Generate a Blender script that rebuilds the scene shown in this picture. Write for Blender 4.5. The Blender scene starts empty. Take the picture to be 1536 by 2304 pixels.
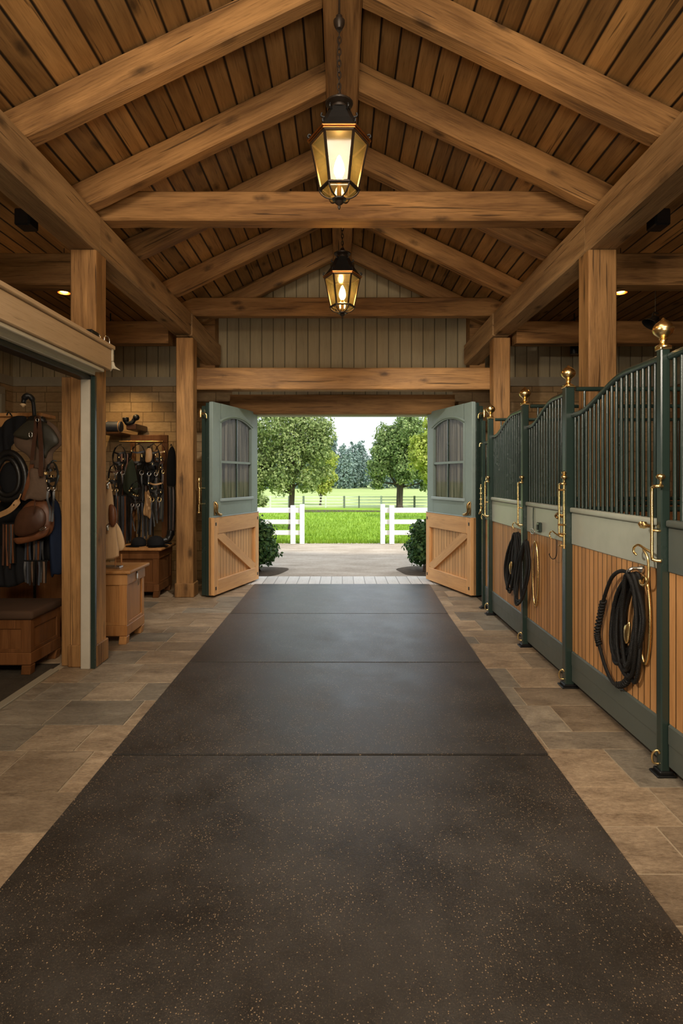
import bpy, bmesh, math, random
from mathutils import Vector, Matrix, noise
PI = math.pi
C = bpy.context.scene.collection
SC = bpy.context.scene

# ------------------------------------------------------------------ materials
class NT:
    def __init__(s, name):
        s.m = bpy.data.materials.new(name); s.m.use_nodes = True
        s.t = s.m.node_tree; s.t.nodes.clear()
        s.out = s.t.nodes.new('ShaderNodeOutputMaterial')
    def n(s, typ, props=None, **ins):
        nd = s.t.nodes.new('ShaderNode' + typ)
        for k, v in (props or {}).items(): setattr(nd, k, v)
        for k, v in ins.items():
            key = k.replace('_', ' ') if not k.startswith('i') or not k[1:].isdigit() else int(k[1:])
            s.set(nd, key, v)
        return nd
    def set(s, nd, key, v):
        sock = nd.inputs[key]
        if isinstance(v, bpy.types.NodeSocket): s.t.links.new(v, sock)
        else:
            if isinstance(v, (tuple, list)) and len(v) == 3 and sock.type == 'RGBA': v = (*v, 1)
            sock.default_value = v
    def math(s, op, a, b=0.0, c=0.0, clamp=False):
        return s.n('Math', {'operation': op, 'use_clamp': clamp}, i0=a, i1=b, i2=c).outputs[0]
    def mix(s, f, a, b, mode='MIX'):
        nd = s.n('Mix', {'data_type': 'RGBA', 'blend_type': mode})
        s.set(nd, 0, f); s.set(nd, 6, a); s.set(nd, 7, b)
        return nd.outputs[2]
    def ramp(s, f, stops):
        nd = s.n('ValToRGB', Fac=f); e = nd.color_ramp.elements
        while len(e) < len(stops): e.new(0.5)
        for k, (p, c) in enumerate(stops):
            e[k].position = p; e[k].color = (*c, 1) if len(c) == 3 else c
        return nd.outputs[0]
    def rng(s, v, a, b, c, d):
        return s.n('MapRange', {'clamp': True}, i0=v, i1=a, i2=b, i3=c, i4=d).outputs[0]
    def bsdf(s, **k):
        nd = s.n('BsdfPrincipled', **k); s.t.links.new(nd.outputs[0], s.out.inputs[0]); return nd
    def bump(s, h, strength=0.3, dist=0.01):
        return s.n('Bump', Strength=strength, Distance=dist, Height=h).outputs[0]
    def obj(s): return s.n('TexCoord').outputs['Object']
    def noise(s, v, scale, detail=4, rough=0.55, dist=0.0):
        return s.n('TexNoise', Vector=v, Scale=scale, Detail=detail, Roughness=rough, Distortion=dist).outputs[0]
    def vmul(s, v, k):
        return s.n('VectorMath', {'operation': 'MULTIPLY'}, i0=v, i1=k).outputs[0]
    def vadd(s, v, k):
        return s.n('VectorMath', {'operation': 'ADD'}, i0=v, i1=k).outputs[0]

AX = {'x': 0, 'y': 1, 'z': 2}
def wood(name, dark, light, axis='x', rough=0.62, knots=True, bump=0.25, vary=0.25,
         planks=None, groove=0.004, length=0, gdark=0.25, spec=0.3, checks=True):
    """planks = (axis across, width): tongue-and-groove boards running along `axis`."""
    s = NT(name); co = s.obj()
    rnd = s.n('ObjectInfo').outputs['Random']
    sep = s.n('SeparateXYZ', Vector=co)
    tint = rnd; gm = None
    off = s.math('MULTIPLY', rnd, 41.7)
    if planks:
        c = s.math('DIVIDE', sep.outputs[AX[planks[0]]], planks[1])
        idx = s.math('FLOOR', c)
        f = s.math('SUBTRACT', c, idx)
        d = s.math('MULTIPLY', s.math('MINIMUM', f, s.math('SUBTRACT', 1.0, f)), planks[1])
        gm = s.rng(d, groove * 0.35, groove, 0.0, 1.0)
        j = 0.0
        if length:
            al = s.math('ADD', s.math('DIVIDE', sep.outputs[AX[axis]], length), s.math('MULTIPLY', idx, 0.377))
            j = s.math('FLOOR', al)
            f2 = s.math('SUBTRACT', al, j)
            d2 = s.math('MULTIPLY', s.math('MINIMUM', f2, s.math('SUBTRACT', 1.0, f2)), length)
            gm = s.math('MINIMUM', gm, s.rng(d2, groove * 0.3, groove * 0.8, 0.0, 1.0))
        wn = s.n('TexWhiteNoise', {'noise_dimensions': '3D'}, Vector=s.n('CombineXYZ', X=idx, Y=j, Z=off).outputs[0])
        tint = wn.outputs[0]
        off = s.math('ADD', off, s.math('MULTIPLY', tint, 23.0))
    v = s.vadd(co, s.n('CombineXYZ', X=off, Y=off, Z=off).outputs[0])
    def st(al, ac):
        k = [ac, ac, ac]; k[AX[axis]] = al
        return s.vmul(v, tuple(k))
    n1 = s.noise(st(0.9, 9), 1.0, 5, 0.6, 0.8)
    n2 = s.noise(st(5, 110), 1.0, 3, 0.6)
    n0 = s.noise(st(0.8, 1.6), 1.0, 2)
    fac = s.math('ADD', s.math('MULTIPLY', n1, 0.75), s.math('MULTIPLY', n2, 0.25))
    fac = s.math('ADD', fac, s.math('MULTIPLY', s.math('SUBTRACT', n0, 0.5), 0.5))
    col = s.mix(s.rng(fac, 0.33, 0.68, 0, 1), dark, light)
    col = s.mix(s.rng(n2, 0.42, 0.25, 0, 0.45), col, tuple(x * 0.5 for x in dark))
    h = s.math('ADD', s.math('MULTIPLY', n1, 0.5), s.math('MULTIPLY', n2, 0.5))
    if knots:
        vo = s.n('TexVoronoi', {'voronoi_dimensions': '3D'}, Vector=st(1.9, 4.6), Scale=1.0)
        nz = s.math('MULTIPLY', s.math('SUBTRACT', s.noise(v, 22, 2), 0.5), 0.12)
        kd = s.rng(s.math('ADD', vo.outputs['Distance'], nz), 0.05, 0.20, 1, 0)
        col = s.mix(s.math('MULTIPLY', kd, 0.8), col, tuple(x * 0.22 for x in dark))
    if checks:
        ck = s.rng(s.noise(st(1.1, 34), 1.0, 2, 0.5, 0.3), 0.665, 0.70, 0, 1)
        col = s.mix(s.math('MULTIPLY', ck, 0.7), col, tuple(x * 0.18 for x in dark))
        h = s.math('SUBTRACT', h, ck)
    br = s.rng(tint, 0, 1, 1 - vary, 1 + vary)
    col = s.n('VectorMath', {'operation': 'SCALE'}, i0=col, Scale=br).outputs[0]
    if gm is not None:
        col = s.mix(gm, tuple(x * gdark for x in dark), col)
        h = s.math('ADD', s.math('MULTIPLY', h, 0.25), s.math('MULTIPLY', gm, 1.6))
    s.bsdf(Base_Color=col, Roughness=s.rng(n1, 0.3, 0.7, rough - 0.08, rough + 0.1), Specular_IOR_Level=spec,
           Normal=s.bump(h, bump, 0.012))
    return s.m

def paint(name, col, rough=0.45, metal=0.0, bump=0.04, spec=0.4, vary=0.12, scale=14):
    s = NT(name); co = s.obj()
    n = s.noise(co, scale, 4); n2 = s.noise(co, scale * 0.13, 3)
    f = s.math('ADD', s.math('MULTIPLY', n, 0.4), s.math('MULTIPLY', n2, 0.6))
    c = s.mix(s.rng(f, 0.3, 0.7, 0, 1), tuple(x * (1 - vary) for x in col), tuple(min(1, x * (1 + vary)) for x in col))
    s.bsdf(Base_Color=c, Roughness=s.rng(n, 0.3, 0.7, rough * 0.88, min(1, rough * 1.12)), Metallic=metal, Specular_IOR_Level=spec,
           Normal=s.bump(n, bump, 0.01))
    return s.m

def flagstone(name):
    s = NT(name); co = s.obj()
    at = s.n('Attribute', {'attribute_name': 'tint'}).outputs['Color']
    sep = s.n('SeparateColor', Color=at)
    off = s.math('MULTIPLY', sep.outputs[0], 31.0)
    v = s.vadd(co, s.n('CombineXYZ', X=off, Y=off, Z=off).outputs[0])
    a = s.noise(s.vmul(v, (2.2, 5, 1)), 1.4, 6, 0.62, 0.6)
    b = s.noise(s.vmul(v, (1, 2.0, 1)), 34, 8, 0.78)
    f = s.math('ADD', s.math('MULTIPLY', a, 0.5), s.math('MULTIPLY', b, 0.5))
    warm = s.mix(s.rng(f, 0.36, 0.64, 0, 1), (0.15, 0.10, 0.058), (0.50, 0.375, 0.245))
    cool = s.mix(s.rng(f, 0.36, 0.64, 0, 1), (0.12, 0.098, 0.072), (0.35, 0.30, 0.225))
    c = s.mix(s.rng(sep.outputs[1], 0.45, 0.85, 0, 1), warm, cool)
    c = s.n('VectorMath', {'operation': 'SCALE'}, i0=c, Scale=s.rng(sep.outputs[2], 0, 1, 0.72, 1.2)).outputs[0]
    s.bsdf(Base_Color=c, Roughness=s.rng(f, 0.3, 0.7, 0.42, 0.68), Specular_IOR_Level=0.4,
           Normal=s.bump(f, 0.8, 0.014))
    return s.m

def rubber(name):
    s = NT(name); co = s.obj()
    a = s.noise(co, 2.0, 6, 0.65); b = s.noise(co, 160, 2, 0.6)
    base = s.mix(s.rng(a, 0.35, 0.68, 0, 1), (0.017, 0.0158, 0.0148), (0.060, 0.0545, 0.049))
    base = s.mix(s.rng(b, 0.3, 0.7, 0, 0.6), base, (0.010, 0.009, 0.008))
    col = base
    for sc, lim, siz, tan in ((120, 0.78, 0.27, (0.34, 0.24, 0.14)), (75, 0.89, 0.17, (0.50, 0.36, 0.22)), (210, 0.60, 0.32, (0.11, 0.085, 0.06))):
        vo = s.n('TexVoronoi', Vector=s.vmul(co, (1, 1, 0.0)), Scale=sc)
        pick = s.math('GREATER_THAN', s.n('SeparateColor', Color=vo.outputs['Color']).outputs[0], s.math('ADD', lim, s.math('MULTIPLY', s.math('SUBTRACT', 0.5, s.noise(co, 3.0, 3)), 0.9)))
        near = s.math('LESS_THAN', vo.outputs['Distance'], siz)
        col = s.mix(s.math('MULTIPLY', s.math('MULTIPLY', pick, near), 0.85), col, tan)
    s.bsdf(Base_Color=col, Roughness=s.rng(a, 0.3, 0.7, 0.36, 0.50), Specular_IOR_Level=1.0, Normal=s.bump(b, 0.25, 0.004))
    return s.m

def bricks(name, w, h, c1, c2, mortar, ax='x', bump=0.6):
    s = NT(name); co = s.obj(); sep = s.n('SeparateXYZ', Vector=co)
    v = s.n('CombineXYZ', X=sep.outputs[AX[ax]], Y=sep.outputs[2], Z=0.0).outputs[0]
    v = s.vadd(v, s.vmul(s.n('TexNoise', Vector=co, Scale=3.0, Detail=2).outputs['Color'], (0.012, 0.012, 0)))
    b = s.n('TexBrick', {'offset': 0.43, 'squash': 1.35, 'squash_frequency': 3}, Vector=v, Color1=(0, 0, 0, 1), Color2=(1, 1, 1, 1), Mortar=(0.5, 0.5, 0.5, 1), Scale=1.0,
            Mortar_Size=0.006, Mortar_Smooth=0.3, Bias=0.0, Brick_Width=w, Row_Height=h)
    n = s.noise(s.vmul(co, (1, 1, 2.4)), 9, 5, 0.65)
    c = s.mix(b.outputs['Color'], c1, c2)
    c = s.mix(s.rng(n, 0.3, 0.7, 0, 0.5), c, tuple(x * 0.55 for x in c1))
    c = s.mix(b.outputs['Fac'], c, mortar)
    hgt = s.math('SUBTRACT', s.math('MULTIPLY', n, 0.8), s.math('MULTIPLY', b.outputs['Fac'], 1.0))
    s.bsdf(Base_Color=c, Roughness=0.85, Specular_IOR_Level=0.2, Normal=s.bump(hgt, bump, 0.015))
    return s.m

def ground(name, stops, scale=3.0, bump=0.6, fine=60, stretch=(1, 1, 1)):
    s = NT(name); co = s.vmul(s.obj(), stretch)
    a = s.noise(co, scale, 6, 0.65); b = s.noise(co, fine, 4, 0.7)
    f = s.math('ADD', s.math('MULTIPLY', a, 0.55), s.math('MULTIPLY', b, 0.45))
    c = s.ramp(s.rng(f, 0.3, 0.7, 0, 1), stops)
    s.bsdf(Base_Color=c, Roughness=0.9, Specular_IOR_Level=0.15, Normal=s.bump(f, bump, 0.03))
    return s.m

def leafmat(name, cols, trans=0.35):
    s = NT(name)
    r = s.n('NewGeometry').outputs['Random Per Island']
    n = s.noise(s.obj(), 1.6, 3)
    f = s.math('ADD', s.math('MULTIPLY', r, 0.6), s.math('MULTIPLY', s.rng(n, 0.3, 0.7, 0, 1), 0.4))
    k = len(cols)
    c = s.ramp(f, [(i / (k - 1), cols[i]) for i in range(k)])
    d = s.n('BsdfPrincipled', Base_Color=c, Roughness=0.55, Specular_IOR_Level=0.25)
    t = s.n('BsdfTranslucent', Color=c)
    mx = s.n('MixShader', Fac=trans, i1=d.outputs[0], i2=t.outputs[0])
    s.t.links.new(mx.outputs[0], s.out.inputs[0])
    return s.m

def glass(name, tint=(0.9, 0.95, 0.93), gloss=0.12, milk=0.0, milkcol=(0.8, 0.6, 0.25)):
    s = NT(name)
    tr = s.n('BsdfTransparent', Color=(*tint, 1)); gl = s.n('BsdfGlossy', Roughness=0.04)
    sh = s.n('MixShader', Fac=gloss, i1=tr.outputs[0], i2=gl.outputs[0])
    if milk:
        t = s.n('BsdfTranslucent', Color=(*milkcol, 1)); df = s.n('BsdfDiffuse', Color=(*milkcol, 1))
        md = s.n('MixShader', Fac=0.35, i1=t.outputs[0], i2=df.outputs[0])
        n = s.noise(s.obj(), 9, 3)
        sh = s.n('MixShader', Fac=s.rng(n, 0.3, 0.7, milk * 0.8, min(1, milk * 1.2)), i1=sh.outputs[0], i2=md.outputs[0])
    s.t.links.new(sh.outputs[0], s.out.inputs[0])
    return s.m

def emit(name, col, strength):
    s = NT(name)
    n = s.noise(s.obj(), 5, 1)
    e = s.n('Emission', Color=(*col, 1), Strength=s.rng(n, 0, 1, strength * 0.95, strength * 1.05))
    s.t.links.new(e.outputs[0], s.out.inputs[0]); return s.m

def ropemat(name, col, freq=90):
    s = NT(name); co = s.obj()
    w = s.n('TexWave', {'bands_direction': 'DIAGONAL'}, Vector=co, Scale=freq, Distortion=1.5, Detail=2).outputs['Fac']
    c = s.mix(w, tuple(x * 0.5 for x in col), tuple(x * 1.5 for x in col))
    s.bsdf(Base_Color=c, Roughness=0.55, Specular_IOR_Level=0.4, Normal=s.bump(w, 0.5, 0.004)); return s.m

def cloth(name, col, axis=0, freq=30, vary=0.35):
    s = NT(name); co = s.obj()
    k = [1, 1, 1]; k[axis] = freq
    n = s.noise(s.vmul(co, (k[0], k[1], k[2] if axis != 2 else freq)), 1.0, 3)
    c = s.mix(s.rng(n, 0.3, 0.7, 0, 1), tuple(x * (1 - vary) for x in col), tuple(x * (1 + vary) for x in col))
    s.bsdf(Base_Color=c, Roughness=0.85, Specular_IOR_Level=0.2, Normal=s.bump(s.noise(co, 300, 2), 0.2, 0.003)); return s.m

M = {}
TD, TL = (0.150, 0.072, 0.024), (0.45, 0.240, 0.088)
M['timber'] = wood('aged timber', TD, TL, 'x', rough=0.62, bump=0.5, vary=0.16)
M['timber_z'] = wood('aged timber block', TD, TL, 'z', rough=0.62, bump=0.4, vary=0.1)
M['timber_rough'] = wood('rough sawn weathered timber', (0.175, 0.098, 0.042), (0.43, 0.265, 0.120), 'x', rough=0.7, bump=0.6, vary=0.10)
M['deck'] = wood('roof boards', (0.185, 0.092, 0.028), (0.43, 0.235, 0.082), 'y', planks=('x', 0.163), vary=0.26, groove=0.013, gdark=0.06, bump=0.4)
M['cream'] = wood('taupe painted boards', (0.33, 0.272, 0.165), (0.40, 0.335, 0.21), 'z', planks=('x', 0.18), groove=0.010, knots=False, checks=False, vary=0.06, gdark=0.45, bump=0.5)
M['cream_y'] = wood('taupe painted boards on the side wall', (0.33, 0.272, 0.165), (0.40, 0.335, 0.21), 'z', planks=('y', 0.18), groove=0.010, knots=False, checks=False, vary=0.06, gdark=0.45, bump=0.5)
M['cream_trim'] = paint('taupe trim paint', (0.30, 0.265, 0.195), 0.5)
M['stone'] = bricks('honey stone blocks', 0.33, 0.155, (0.33, 0.215, 0.105), (0.47, 0.33, 0.18), (0.17, 0.115, 0.06), 'x')
M['stone_y'] = bricks('honey stone blocks on the side wall', 0.33, 0.155, (0.33, 0.215, 0.105), (0.47, 0.33, 0.18), (0.17, 0.115, 0.06), 'y')
M['flag'] = flagstone('flagstones')
M['grout'] = paint('sandy grout', (0.36, 0.29, 0.20), 0.9, bump=0.2)
M['dark_floor'] = ground('dark floor with tack room gloom', [(0, (0.03, 0.024, 0.017)), (1, (0.085, 0.068, 0.048))], 5)
M['rubber'] = rubber('speckled rubber')
M['panelwood'] = wood('oiled stall boards', (0.40, 0.185, 0.060), (0.60, 0.315, 0.125), 'z', planks=('y', 0.066), groove=0.006, knots=False, checks=False, vary=0.14, gdark=0.16, bump=0.3, rough=0.5)
M['doorplank'] = wood('oiled door boards', (0.52, 0.275, 0.105), (0.70, 0.41, 0.18), 'z', planks=('x', 0.085), groove=0.006, knots=False, checks=False, vary=0.10, gdark=0.25, bump=0.3, rough=0.5)
M['doorwood'] = wood('oiled door frame', (0.52, 0.27, 0.105), (0.70, 0.40, 0.175), 'x', knots=False, checks=False, vary=0.06, bump=0.15, rough=0.5)
M['doorwood_z'] = wood('oiled door stile', (0.52, 0.27, 0.105), (0.70, 0.40, 0.175), 'z', knots=False, checks=False, vary=0.06, bump=0.15, rough=0.5)
M['chest'] = wood('polished chest wood', (0.33, 0.145, 0.045), (0.50, 0.255, 0.095), 'z', knots=False, checks=False, vary=0.08, bump=0.12, rough=0.42)
M['chest_x'] = wood('polished chest lid', (0.35, 0.160, 0.050), (0.54, 0.285, 0.110), 'y', knots=False, checks=False, vary=0.08, bump=0.12, rough=0.38)
M['chest_dark'] = wood('dark chest wood', (0.115, 0.044, 0.014), (0.21, 0.088, 0.030), 'z', knots=False, checks=False, vary=0.08, bump=0.12, rough=0.42)
M['tanboard'] = wood('pale header board', (0.43, 0.295, 0.165), (0.54, 0.385, 0.235), 'y', knots=False, vary=0.03, bump=0.12, rough=0.6)
M['palewood'] = wood('pale tan leather board', (0.52, 0.33, 0.175), (0.66, 0.445, 0.25), 'z', knots=False, checks=False, vary=0.05, bump=0.08, rough=0.6)
M['jamb'] = paint('putty jamb paint', (0.46, 0.42, 0.34), 0.5)
M['track'] = paint('ivory track metal', (0.48, 0.435, 0.33), 0.35)
M['green'] = paint('dark green enamel', (0.018, 0.033, 0.027), 0.26, spec=0.7, bump=0.0, vary=0.05, scale=3)
M['band'] = paint('sage green enamel', (0.40, 0.42, 0.35), 0.34, spec=0.45)
M['kick'] = paint('slate green enamel', (0.088, 0.102, 0.088), 0.42, spec=0.45)
M['doorgreen'] = paint('blue grey door paint', (0.21, 0.265, 0.245), 0.42)
M['doorlight'] = paint('pale door paint', (0.30, 0.36, 0.36), 0.4)
M['brass'] = paint('polished brass', (0.90, 0.66, 0.30), 0.27, metal=1.0, bump=0.0, vary=0.08)
M['oldbrass'] = paint('aged brass', (0.42, 0.27, 0.11), 0.34, metal=1.0, bump=0.05, vary=0.3)
M['steel'] = paint('bright steel', (0.62, 0.62, 0.60), 0.25, metal=1.0, vary=0.1)
M['bronze'] = paint('dark bronze', (0.030, 0.021, 0.015), 0.38, metal=0.35, bump=0.05, vary=0.3)
M['copper'] = paint('copper edging', (0.62, 0.27, 0.08), 0.30, metal=1.0)
M['iron'] = paint('black iron', (0.012, 0.012, 0.012), 0.42, metal=0.3)
M['black'] = paint('black leather', (0.010, 0.0095, 0.009), 0.38, spec=0.5, bump=0.15, scale=60)
M['brown'] = paint('chestnut leather', (0.15, 0.055, 0.022), 0.42, bump=0.12, scale=30, vary=0.25)
M['darkbrown'] = paint('dark brown leather', (0.070, 0.030, 0.016), 0.42, bump=0.12, scale=30, vary=0.25)
M['taupe'] = paint('taupe suede', (0.135, 0.085, 0.055), 0.8, bump=0.2, scale=40, vary=0.2)
M['olive'] = paint('dark olive leather', (0.040, 0.036, 0.024), 0.45, bump=0.12, scale=30, vary=0.25)
M['tan'] = paint('tan leather', (0.42, 0.24, 0.105), 0.5, bump=0.12, scale=30, vary=0.2)
M['paletan'] = paint('pale tan leather', (0.58, 0.40, 0.22), 0.6, bump=0.1, scale=20, vary=0.12)
M['navy'] = cloth('navy wool', (0.012, 0.020, 0.045), 0, 8)
M['blackcloth'] = cloth('black felt', (0.010, 0.010, 0.011), 0, 8)
M['greencloth'] = cloth('loden green cloth', (0.022, 0.026, 0.014), 0, 12)
M['greyblue'] = paint('blue grey leather', (0.045, 0.050, 0.062), 0.5, vary=0.3)
M['cushion'] = cloth('brown tweed', (0.075, 0.042, 0.025), 2, 3)
M['curtain'] = cloth('taupe linen', (0.13, 0.12, 0.098), 0, 26, 0.85)  # strong tone streaks paint the shade between the folds
M['rope'] = ropemat('black braided rope', (0.0060, 0.0058, 0.0056))
M['bulb'] = emit('lamp glow', (1.0, 0.66, 0.34), 330)
M['bulb_small'] = emit('small lamp glow', (1.0, 0.55, 0.20), 12)
M['amber'] = glass('amber lantern glass', (0.80, 0.62, 0.30), 0.10, 0.36, (0.042, 0.034, 0.012))
M['pane'] = glass('window glass', (0.9, 0.92, 0.9), 0.05)
M['white'] = paint('white fence paint', (0.80, 0.80, 0.78), 0.5, vary=0.04)
M['gravel'] = ground('pale gravel', [(0, (0.17, 0.135, 0.10)), (0.5, (0.36, 0.30, 0.24)), (1, (0.52, 0.455, 0.385))], 1.6, 0.5, 45, (0.6, 1.6, 1))
M['mulch'] = ground('dark mulch', [(0, (0.03, 0.022, 0.015)), (1, (0.12, 0.088, 0.06))], 9)
M['lawn'] = ground('mown grass', [(0, (0.12, 0.205, 0.016)), (0.5, (0.19, 0.31, 0.024)), (1, (0.28, 0.40, 0.045))], 0.7, 0.4, 26)
M['field'] = ground('pale hay field', [(0, (0.22, 0.285, 0.085)), (0.5, (0.30, 0.36, 0.13)), (1, (0.37, 0.415, 0.175))], 0.08, 0.2, 3)
M['paver'] = wood('pale threshold pavers', (0.50, 0.475, 0.44), (0.60, 0.575, 0.54), 'y', planks=('x', 0.172), groove=0.008, knots=False, checks=False, vary=0.05, gdark=0.5, rough=0.7)
M['blade'] = leafmat('grass blades', [(0.11, 0.20, 0.014), (0.20, 0.325, 0.022), (0.31, 0.43, 0.05)])
M['leaf'] = leafmat('maple leaves', [(0.060, 0.110, 0.030), (0.18, 0.255, 0.075), (0.34, 0.41, 0.15), (0.55, 0.59, 0.31)])
M['leaf_dark'] = leafmat('dark maple leaves', [(0.050, 0.100, 0.030), (0.14, 0.215, 0.065), (0.26, 0.345, 0.115), (0.44, 0.50, 0.22)])
M['leaf_light'] = leafmat('lime leaves', [(0.20, 0.28, 0.035), (0.40, 0.47, 0.08), (0.60, 0.61, 0.17)])
M['leaf_far'] = leafmat('spruce needles with painted haze', [(0.13, 0.205, 0.19), (0.20, 0.285, 0.245), (0.28, 0.36, 0.29)], 0.2)  # distance haze is mixed into the needle colour
M['leaf_bush'] = leafmat('laurel leaves', [(0.008, 0.030, 0.010), (0.022, 0.066, 0.018), (0.060, 0.125, 0.032), (0.16, 0.24, 0.09)], 0.2)
M['bark'] = wood('grey bark', (0.045, 0.034, 0.026), (0.13, 0.10, 0.078), 'z', knots=False, rough=0.9, bump=0.8)
M['hazefence'] = paint('fence paint with painted haze', (0.60, 0.66, 0.52), 0.6)  # pale tone paints the haze over the far fence
M['fencepost'] = paint('weathered dark post', (0.14, 0.17, 0.12), 0.7)

# ------------------------------------------------------------------ mesh helpers
def obj(name, bm, mat, parent=None, smooth=False, loc=None, rot=None, recalc=True):
    if recalc: bmesh.ops.recalc_face_normals(bm, faces=bm.faces)
    me = bpy.data.meshes.new(name); bm.to_mesh(me); bm.free()
    if mat is not None: me.materials.append(mat)
    if smooth:
        for p in me.polygons: p.use_smooth = True
        if smooth != True:
            try: me.set_sharp_from_angle(angle=smooth)
            except Exception: pass
    o = bpy.data.objects.new(name, me); C.objects.link(o)
    if parent is not None: o.parent = parent
    if loc is not None: o.location = loc
    if rot is not None: o.rotation_euler = rot
    return o
def tag(o, label, cat, group=None, kind=None):
    o['label'] = label
    if cat: o['category'] = cat
    if group: o['group'] = group
    if kind: o['kind'] = kind
    return o
def thing(name, label, cat, loc=(0, 0, 0), rotz=0.0, group=None):
    o = bpy.data.objects.new(name, None); C.objects.link(o); o.empty_display_size = 0.05
    o.location = loc; o.rotation_euler = (0, 0, rotz)
    return tag(o, label, cat, group)
def struct(name, bm, mat, parent=None, **k):
    o = obj(name, bm, mat, parent, **k)
    if parent is None: o['kind'] = 'structure'
    return o
def dup(root, loc, rotz=None, label=None, name=None):
    r = root.copy(); C.objects.link(r); r.location = loc
    if rotz is not None: r.rotation_euler = (0, 0, rotz)
    if label: r['label'] = label
    for ch in list(root.children):
        c = ch.copy(); C.objects.link(c); c.parent = r
        for g in list(ch.children):
            d = g.copy(); C.objects.link(d); d.parent = c
    return r
def B(): return bmesh.new()
def bx(bm, x0, x1, y0, y1, z0, z1, bev=0.004, seg=1, mat=None):
    x0, x1 = min(x0, x1), max(x0, x1); y0, y1 = min(y0, y1), max(y0, y1); z0, z1 = min(z0, z1), max(z0, z1)
    v = [bm.verts.new((x, y, z)) for x in (x0, x1) for y in (y0, y1) for z in (z0, z1)]
    fs = [bm.faces.new([v[i] for i in q]) for q in ((0, 1, 3, 2), (4, 6, 7, 5), (0, 4, 5, 1), (2, 3, 7, 6), (0, 2, 6, 4), (1, 5, 7, 3))]
    if mat is not None:
        for a in v: a.co = mat @ a.co
    if bev:
        bev = min(bev, 0.45 * min(x1 - x0, y1 - y0, z1 - z0))
        es = list({e for f in fs for e in f.edges})
        bmesh.ops.bevel(bm, geom=es, offset=bev, segments=seg, profile=0.5, affect='EDGES', clamp_overlap=True)
    return bm
def frames(pts, closed=False):
    n = len(pts); out = []; prev = None
    for i in range(n):
        a = pts[(i - 1) % n] if closed or i > 0 else pts[i]
        b = pts[(i + 1) % n] if closed or i < n - 1 else pts[i]
        t = (b - a).normalized() if (b - a).length > 1e-9 else Vector((0, 0, 1))
        if prev is None:
            up = Vector((0, 0, 1)) if abs(t.z) < 0.9 else Vector((1, 0, 0))
            u = (up - t * up.dot(t)).normalized()
        else:
            u = prev - t * prev.dot(t)
            u = u.normalized() if u.length > 1e-6 else prev
        prev = u; out.append((t, u, t.cross(u)))
    return out
def tube(bm, pts, r, n=8, closed=False, caps=True):
    pts = [Vector(p) for p in pts]
    rr = r if isinstance(r, (list, tuple)) else [r] * len(pts)
    fr = frames(pts, closed); rings = []
    for p, (t, u, w), q in zip(pts, fr, rr):
        rings.append([bm.verts.new(p + u * math.cos(2 * PI * k / n) * q + w * math.sin(2 * PI * k / n) * q) for k in range(n)])
    m = len(pts)
    for i in range(m if closed else m - 1):
        a, b = rings[i], rings[(i + 1) % m]
        for k in range(n): bm.faces.new((a[k], a[(k + 1) % n], b[(k + 1) % n], b[k]))
    if caps and not closed:
        bm.faces.new(rings[0]); bm.faces.new(rings[-1])
    return bm
def smoothpts(pts, k=6, closed=False):
    pts = [Vector(p) for p in pts]; n = len(pts); out = []
    rng_ = range(n) if closed else range(n - 1)
    for i in rng_:
        p0 = pts[(i - 1) % n] if closed or i > 0 else pts[i]
        p1, p2 = pts[i], pts[(i + 1) % n]
        p3 = pts[(i + 2) % n] if closed or i + 2 < n else pts[(i + 1) % n]
        for j in range(k):
            t = j / k
            out.append(0.5 * ((2 * p1) + (p2 - p0) * t + (2 * p0 - 5 * p1 + 4 * p2 - p3) * t * t + (3 * p1 - p0 - 3 * p2 + p3) * t ** 3))
    if not closed: out.append(pts[-1].copy())
    return out
def lathe(bm, prof, n=24, c=(0, 0, 0), rot0=0.0):
    c = Vector(c); rings = []
    for r, z in prof:
        if r < 1e-5: rings.append([bm.verts.new(c + Vector((0, 0, z)))])
        else: rings.append([bm.verts.new(c + Vector((r * math.cos(rot0 + 2 * PI * k / n), r * math.sin(rot0 + 2 * PI * k / n), z))) for k in range(n)])
    for a, b in zip(rings, rings[1:]):
        for k in range(n):
            k2 = (k + 1) % n
            if len(a) == 1 and len(b) == 1: continue
            if len(a) == 1: bm.faces.new((a[0], b[k], b[k2]))
            elif len(b) == 1: bm.faces.new((a[k], a[k2], b[0]))
            else: bm.faces.new((a[k], a[k2], b[k2], b[k]))
    if len(rings[0]) > 1: bm.faces.new(rings[0])
    if len(rings[-1]) > 1: bm.faces.new(rings[-1])
    return bm
def ribbon(bm, pts, w, t, wdir=(1, 0, 0)):
    """flat strap along pts; width along wdir."""
    pts = [Vector(p) for p in pts]; wd = Vector(wdir).normalized(); fr = frames(pts); rings = []
    ww = w if isinstance(w, (list, tuple)) else [w] * len(pts)
    for p, (tt, u, v), q in zip(pts, fr, ww):
        a = wd - tt * wd.dot(tt)
        a = a.normalized() if a.length > 1e-4 else u
        nn = tt.cross(a).normalized()
        rings.append([bm.verts.new(p + a * sx * q / 2 + nn * sy * t / 2) for sx, sy in ((-1, -1), (1, -1), (1, 1), (-1, 1))])
    for a, b in zip(rings, rings[1:]):
        for k in range(4): bm.faces.new((a[k], a[(k + 1) % 4], b[(k + 1) % 4], b[k]))
    bm.faces.new(rings[0]); bm.faces.new(rings[-1]); return bm
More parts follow.
